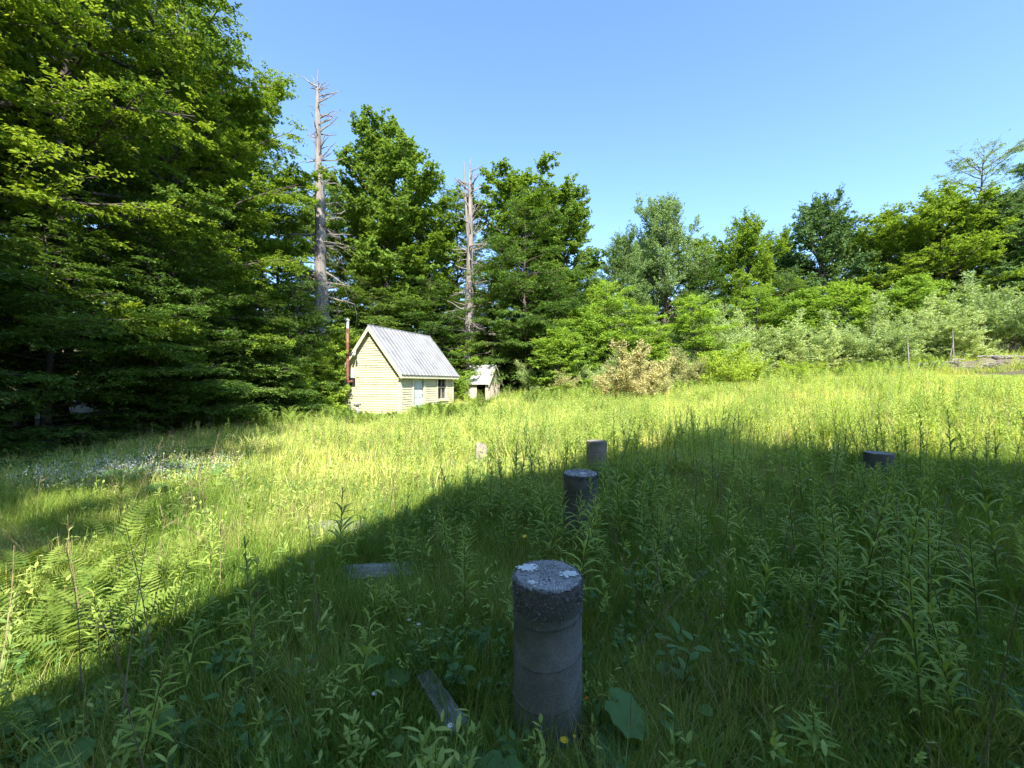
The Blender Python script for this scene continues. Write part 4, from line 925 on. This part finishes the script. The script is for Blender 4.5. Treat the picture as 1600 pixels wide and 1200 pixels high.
# --- broad leaved plants close by
def broad(n=22, lobes=.10):
    V = [[0,0,0]]; rgb = random.Random(n); F = []
    for ring, sc_ in ((1, .5), (2, 1.0)):
        for q in range(n):
            th = -math.pi + 2*math.pi*(q+.5)/n
            r = .5*(1+.35*math.cos(th))*(1-.55*math.exp(-((abs(th)-math.pi)/.35)**2))
            if ring == 2: r *= 1+lobes*(1 if q % 2 else -1)*.6
            V.append([.32+sc_*r*math.cos(th), sc_*r*.95*math.sin(th), (.05 if ring == 1 else -.02)*1.2+.10*abs(math.sin(th))*sc_*.6+rgb.gauss(0,.012)])
    V[0] = [.32, 0, 0]
    for q in range(n):
        q2 = (q+1) % n; F += [[0, 1+q, 1+q2]]; F += [[1+q, 1+n+q, 1+n+q2], [1+q, 1+n+q2, 1+q2]]
    return np.array(V), np.array(F)
bv, bf = broad(); BROAD = mesh_np('leaf', bv, bf, M['weed'], np.full(len(bv), .35), True)
def broad_plant(label, x, y, leaves, group=None):
    t = thing('broad_leaved_plant', label, 'plant', (x, y, gzf(x, y)), 0, group)
    for (dx, dy, z, s_, az, ti) in leaves:
        o = link('leaf', BROAD, t, (dx, dy, z), (0, ti, az), s_)
        MB().tube([[0,0,0],[dx*.6,dy*.6,z*.7],[dx+math.cos(az)*.3*s_,dy+math.sin(az)*.3*s_,z]], [.004,.0035,.003], 4, .5).build('leaf_stalk', M['stem'], t)
    return t
broad_plant('broad toothed leaves pressed against the side of the spotted pier', .36, 1.72, [(.04,.0,.22,.20,-.5,.5),(.02,-.06,.12,.15,-1.2,.3),(.10,-.10,.06,.12,-.4,.1)])
broad_plant('large toothed leaf clump in front of the spotted pier', -.02, 1.52, [(0,-.02,.16,.17,-1.9,.25),(-.08,-.02,.10,.13,2.8,.1),(.06,-.03,.08,.11,-.7,.2)])
broad_plant('big round leaf clump low in the grass beside the ferns', -1.78, 1.62, [(0,0,.14,.22,-1.2,.15),(-.15,.05,.12,.18,2.5,.1),(.12,.06,.10,.15,.3,.2)])
broad_plant('round leaf clump at the shadow edge below the dark slab', -2.15, 1.85, [(0,0,.14,.20,-1.8,.2),(.1,.08,.1,.16,.6,.1),(-.12,0,.1,.14,3,.2)])
broad_plant('pair of pale broad leaves near the short grey plank', -.62, 1.9, [(0,0,.12,.13,.4,.1),(-.05,.06,.14,.11,2.0,.1)])
rg = random.Random(21)
for q in range(34):
    d = rg.uniform(5.5, 9.5); px = rg.uniform(-20, 330); x = X(px, d)
    broad_plant('low clump of broad leaves in the shaded grass before the wood', x, d, [(rg.gauss(0,.12), rg.gauss(0,.12), rg.uniform(.18,.36), rg.uniform(.16,.26), rg.uniform(0,6.28), rg.uniform(0,.4)) for _ in range(rg.randint(3, 5))], 'broad leaf clumps before the wood')
# --- oval leaved seedling shrub by the pier
ov = MB(); arc_leaf(ov, (0,0,0), 0, 1.0, .42, .35, .7, .5, 6, (.1,.7,1,.9,.55,0)); OVAL = ov.mesh('leaf', M['weed'], True)
def seedling(label, x, y, h, n, seed):
    rg = random.Random(seed); t = thing('seedling_shrub', label, 'seedling', (x, y, gzf(x, y)))
    for s_ in range(3):
        a = rg.uniform(0, 6.28); tip = (math.cos(a)*.12, math.sin(a)*.12, h*rg.uniform(.75, 1.1))
        MB().tube([[0,0,0],[tip[0]*.4,tip[1]*.4,tip[2]*.55],tip], [.004,.003,.0015], 4, .8).build('stem', M['stem'], t)
        for q in range(n):
            u = .35+.65*q/(n-1); link('leaf', OVAL, t, (tip[0]*u, tip[1]*u, tip[2]*u), (rg.gauss(0,.2), rg.gauss(-.2,.3), q*2.4+rg.gauss(0,.3)), rg.uniform(.055, .085))
    return t
seedling('oval leaved seedling shrub standing beside the spotted pier', X(1065,1.95), 1.95, .42, 8, 4)
seedling('oval leaved seedling among goldenrod behind the spotted pier', X(1000,2.6), 2.6, .45, 7, 5)
# --- single flowers
pt = MB(); arc_leaf(pt, (0,0,0), 0, 1, .32, .25, .35, .5, 4, (.35,.9,1,.5))
PET = {k: pt.mesh('petal', M[k]) for k in ('white', 'goldpetal', 'orangepetal')}
def flower(label, px, d, ytop, kind, s_, n=14, group=None):
    x = X(px, d); z = EYE-(ytop-600)/FPX*d; g = gzf(x, d); t = thing('wild_flower', label, 'flower', (x, d, g), 0, group); h = z-g
    MB().tube([[0,0,0],[.01,0,h*.5],[0,0,h]], [.003,.0025,.002], 4, .3).build('stem', M['stem'], t)
    hd = MB().tube([[0,0,h-.006],[0,-.002,h+.004]], [s_*.3, s_*.22], 8).build('flower_head', M['goldpetal'] if kind != 'orangepetal' else M['orangepetal'], t)
    for q in range(n): link('petal', PET[kind], hd, (0,-.001,h), (-.35, 0, q*6.283/n), s_)
flower('yellow hawkweed flower just in front of the spotted pier', 882, 1.55, 1156, 'goldpetal', .017)
flower('small yellow flower bud beside the hawkweed by the spotted pier', 898, 1.6, 1150, 'goldpetal', .009, 9)
flower('yellow hawkweed on a tall stem behind the spotted pier', 821, 2.1, 838, 'goldpetal', .016)
flower('yellow flower at the foot of the large toothed leaf clump', 783, 1.5, 1196, 'goldpetal', .014)
flower('orange hawkweed in sunlit grass beyond the ferns', 357, 5.2, 782, 'orangepetal', .04)
flower('yellow flower below the orange hawkweed', 358, 5.0, 792, 'goldpetal', .04)
flower('white daisy next to the orange hawkweed', 339, 5.2, 783, 'white', .032)
flower('orange bud among the leaves on the side of the spotted pier', 917, 1.72, 1090, 'orangepetal', .008, 8)
for px, d, y in ((655,2.3,975),(586,1.8,1083),(704,1.62,1133),(640,2.35,968),(520,2.1,1040),(102,2.5,965)):
    flower('small white flower head in the shaded grass near the planks', px, d, y, 'white', .014, 9, 'small white flowers by the planks')
for px, d, y in ((1268,3.6,750),(1300,5.5,702),(1488,2.0,1060)):
    flower('small white daisy among the goldenrod stalks', px, d, y, 'white', .018, 11, 'daisies among goldenrod')

# --- last year's dead stalks
def stalk(seed):
    rg = np.random.default_rng(seed); mb = MB(); b = rg.normal(0, .12, 2)
    P = np.column_stack([b[0]*np.linspace(0,1,5)**2, b[1]*np.linspace(0,1,5)**2, np.linspace(0, 1, 5)]); mb.tube(P, np.linspace(.004, .0015, 5), 3, .5, cap=False)
    for q in range(rg.integers(3, 9)):
        u = rg.uniform(.45, 1); c = np.array([b[0]*u*u, b[1]*u*u, u]); d = norm(rg.normal(0, 1, 3)*[1,1,.4]+[0,0,.8])*rg.uniform(.05, .16); mb.tube([c, c+d*.6, c+d+[0,0,-.01]], [.0018,.0014,.0008], 3, .5, cap=False)
    return mb.mesh('stalk', M['straw'])
M['straw'] = noisy('dry straw', (.16,.11,.06), (.34,.26,.16), 9, .9, 0)
DC = source('stalk_source', [stalk(600+k) for k in range(5)])
ps = np.vstack([cloud(700, -6, 8, 1.3, 8), cloud(2200, -10, 30, 7, 24)]); ps = ps[in_view(ps) & clear(ps, .05) & meadow_edge(ps)]
hs = fit(ps, rng.uniform(.35, .95, len(ps)), .1); k = hs > .2
place(DC, 5, 'dry_stalks', 'dry brown stalks of last year scattered through the meadow', 'stalks', ps[k], hs[k], .22, 1.0)
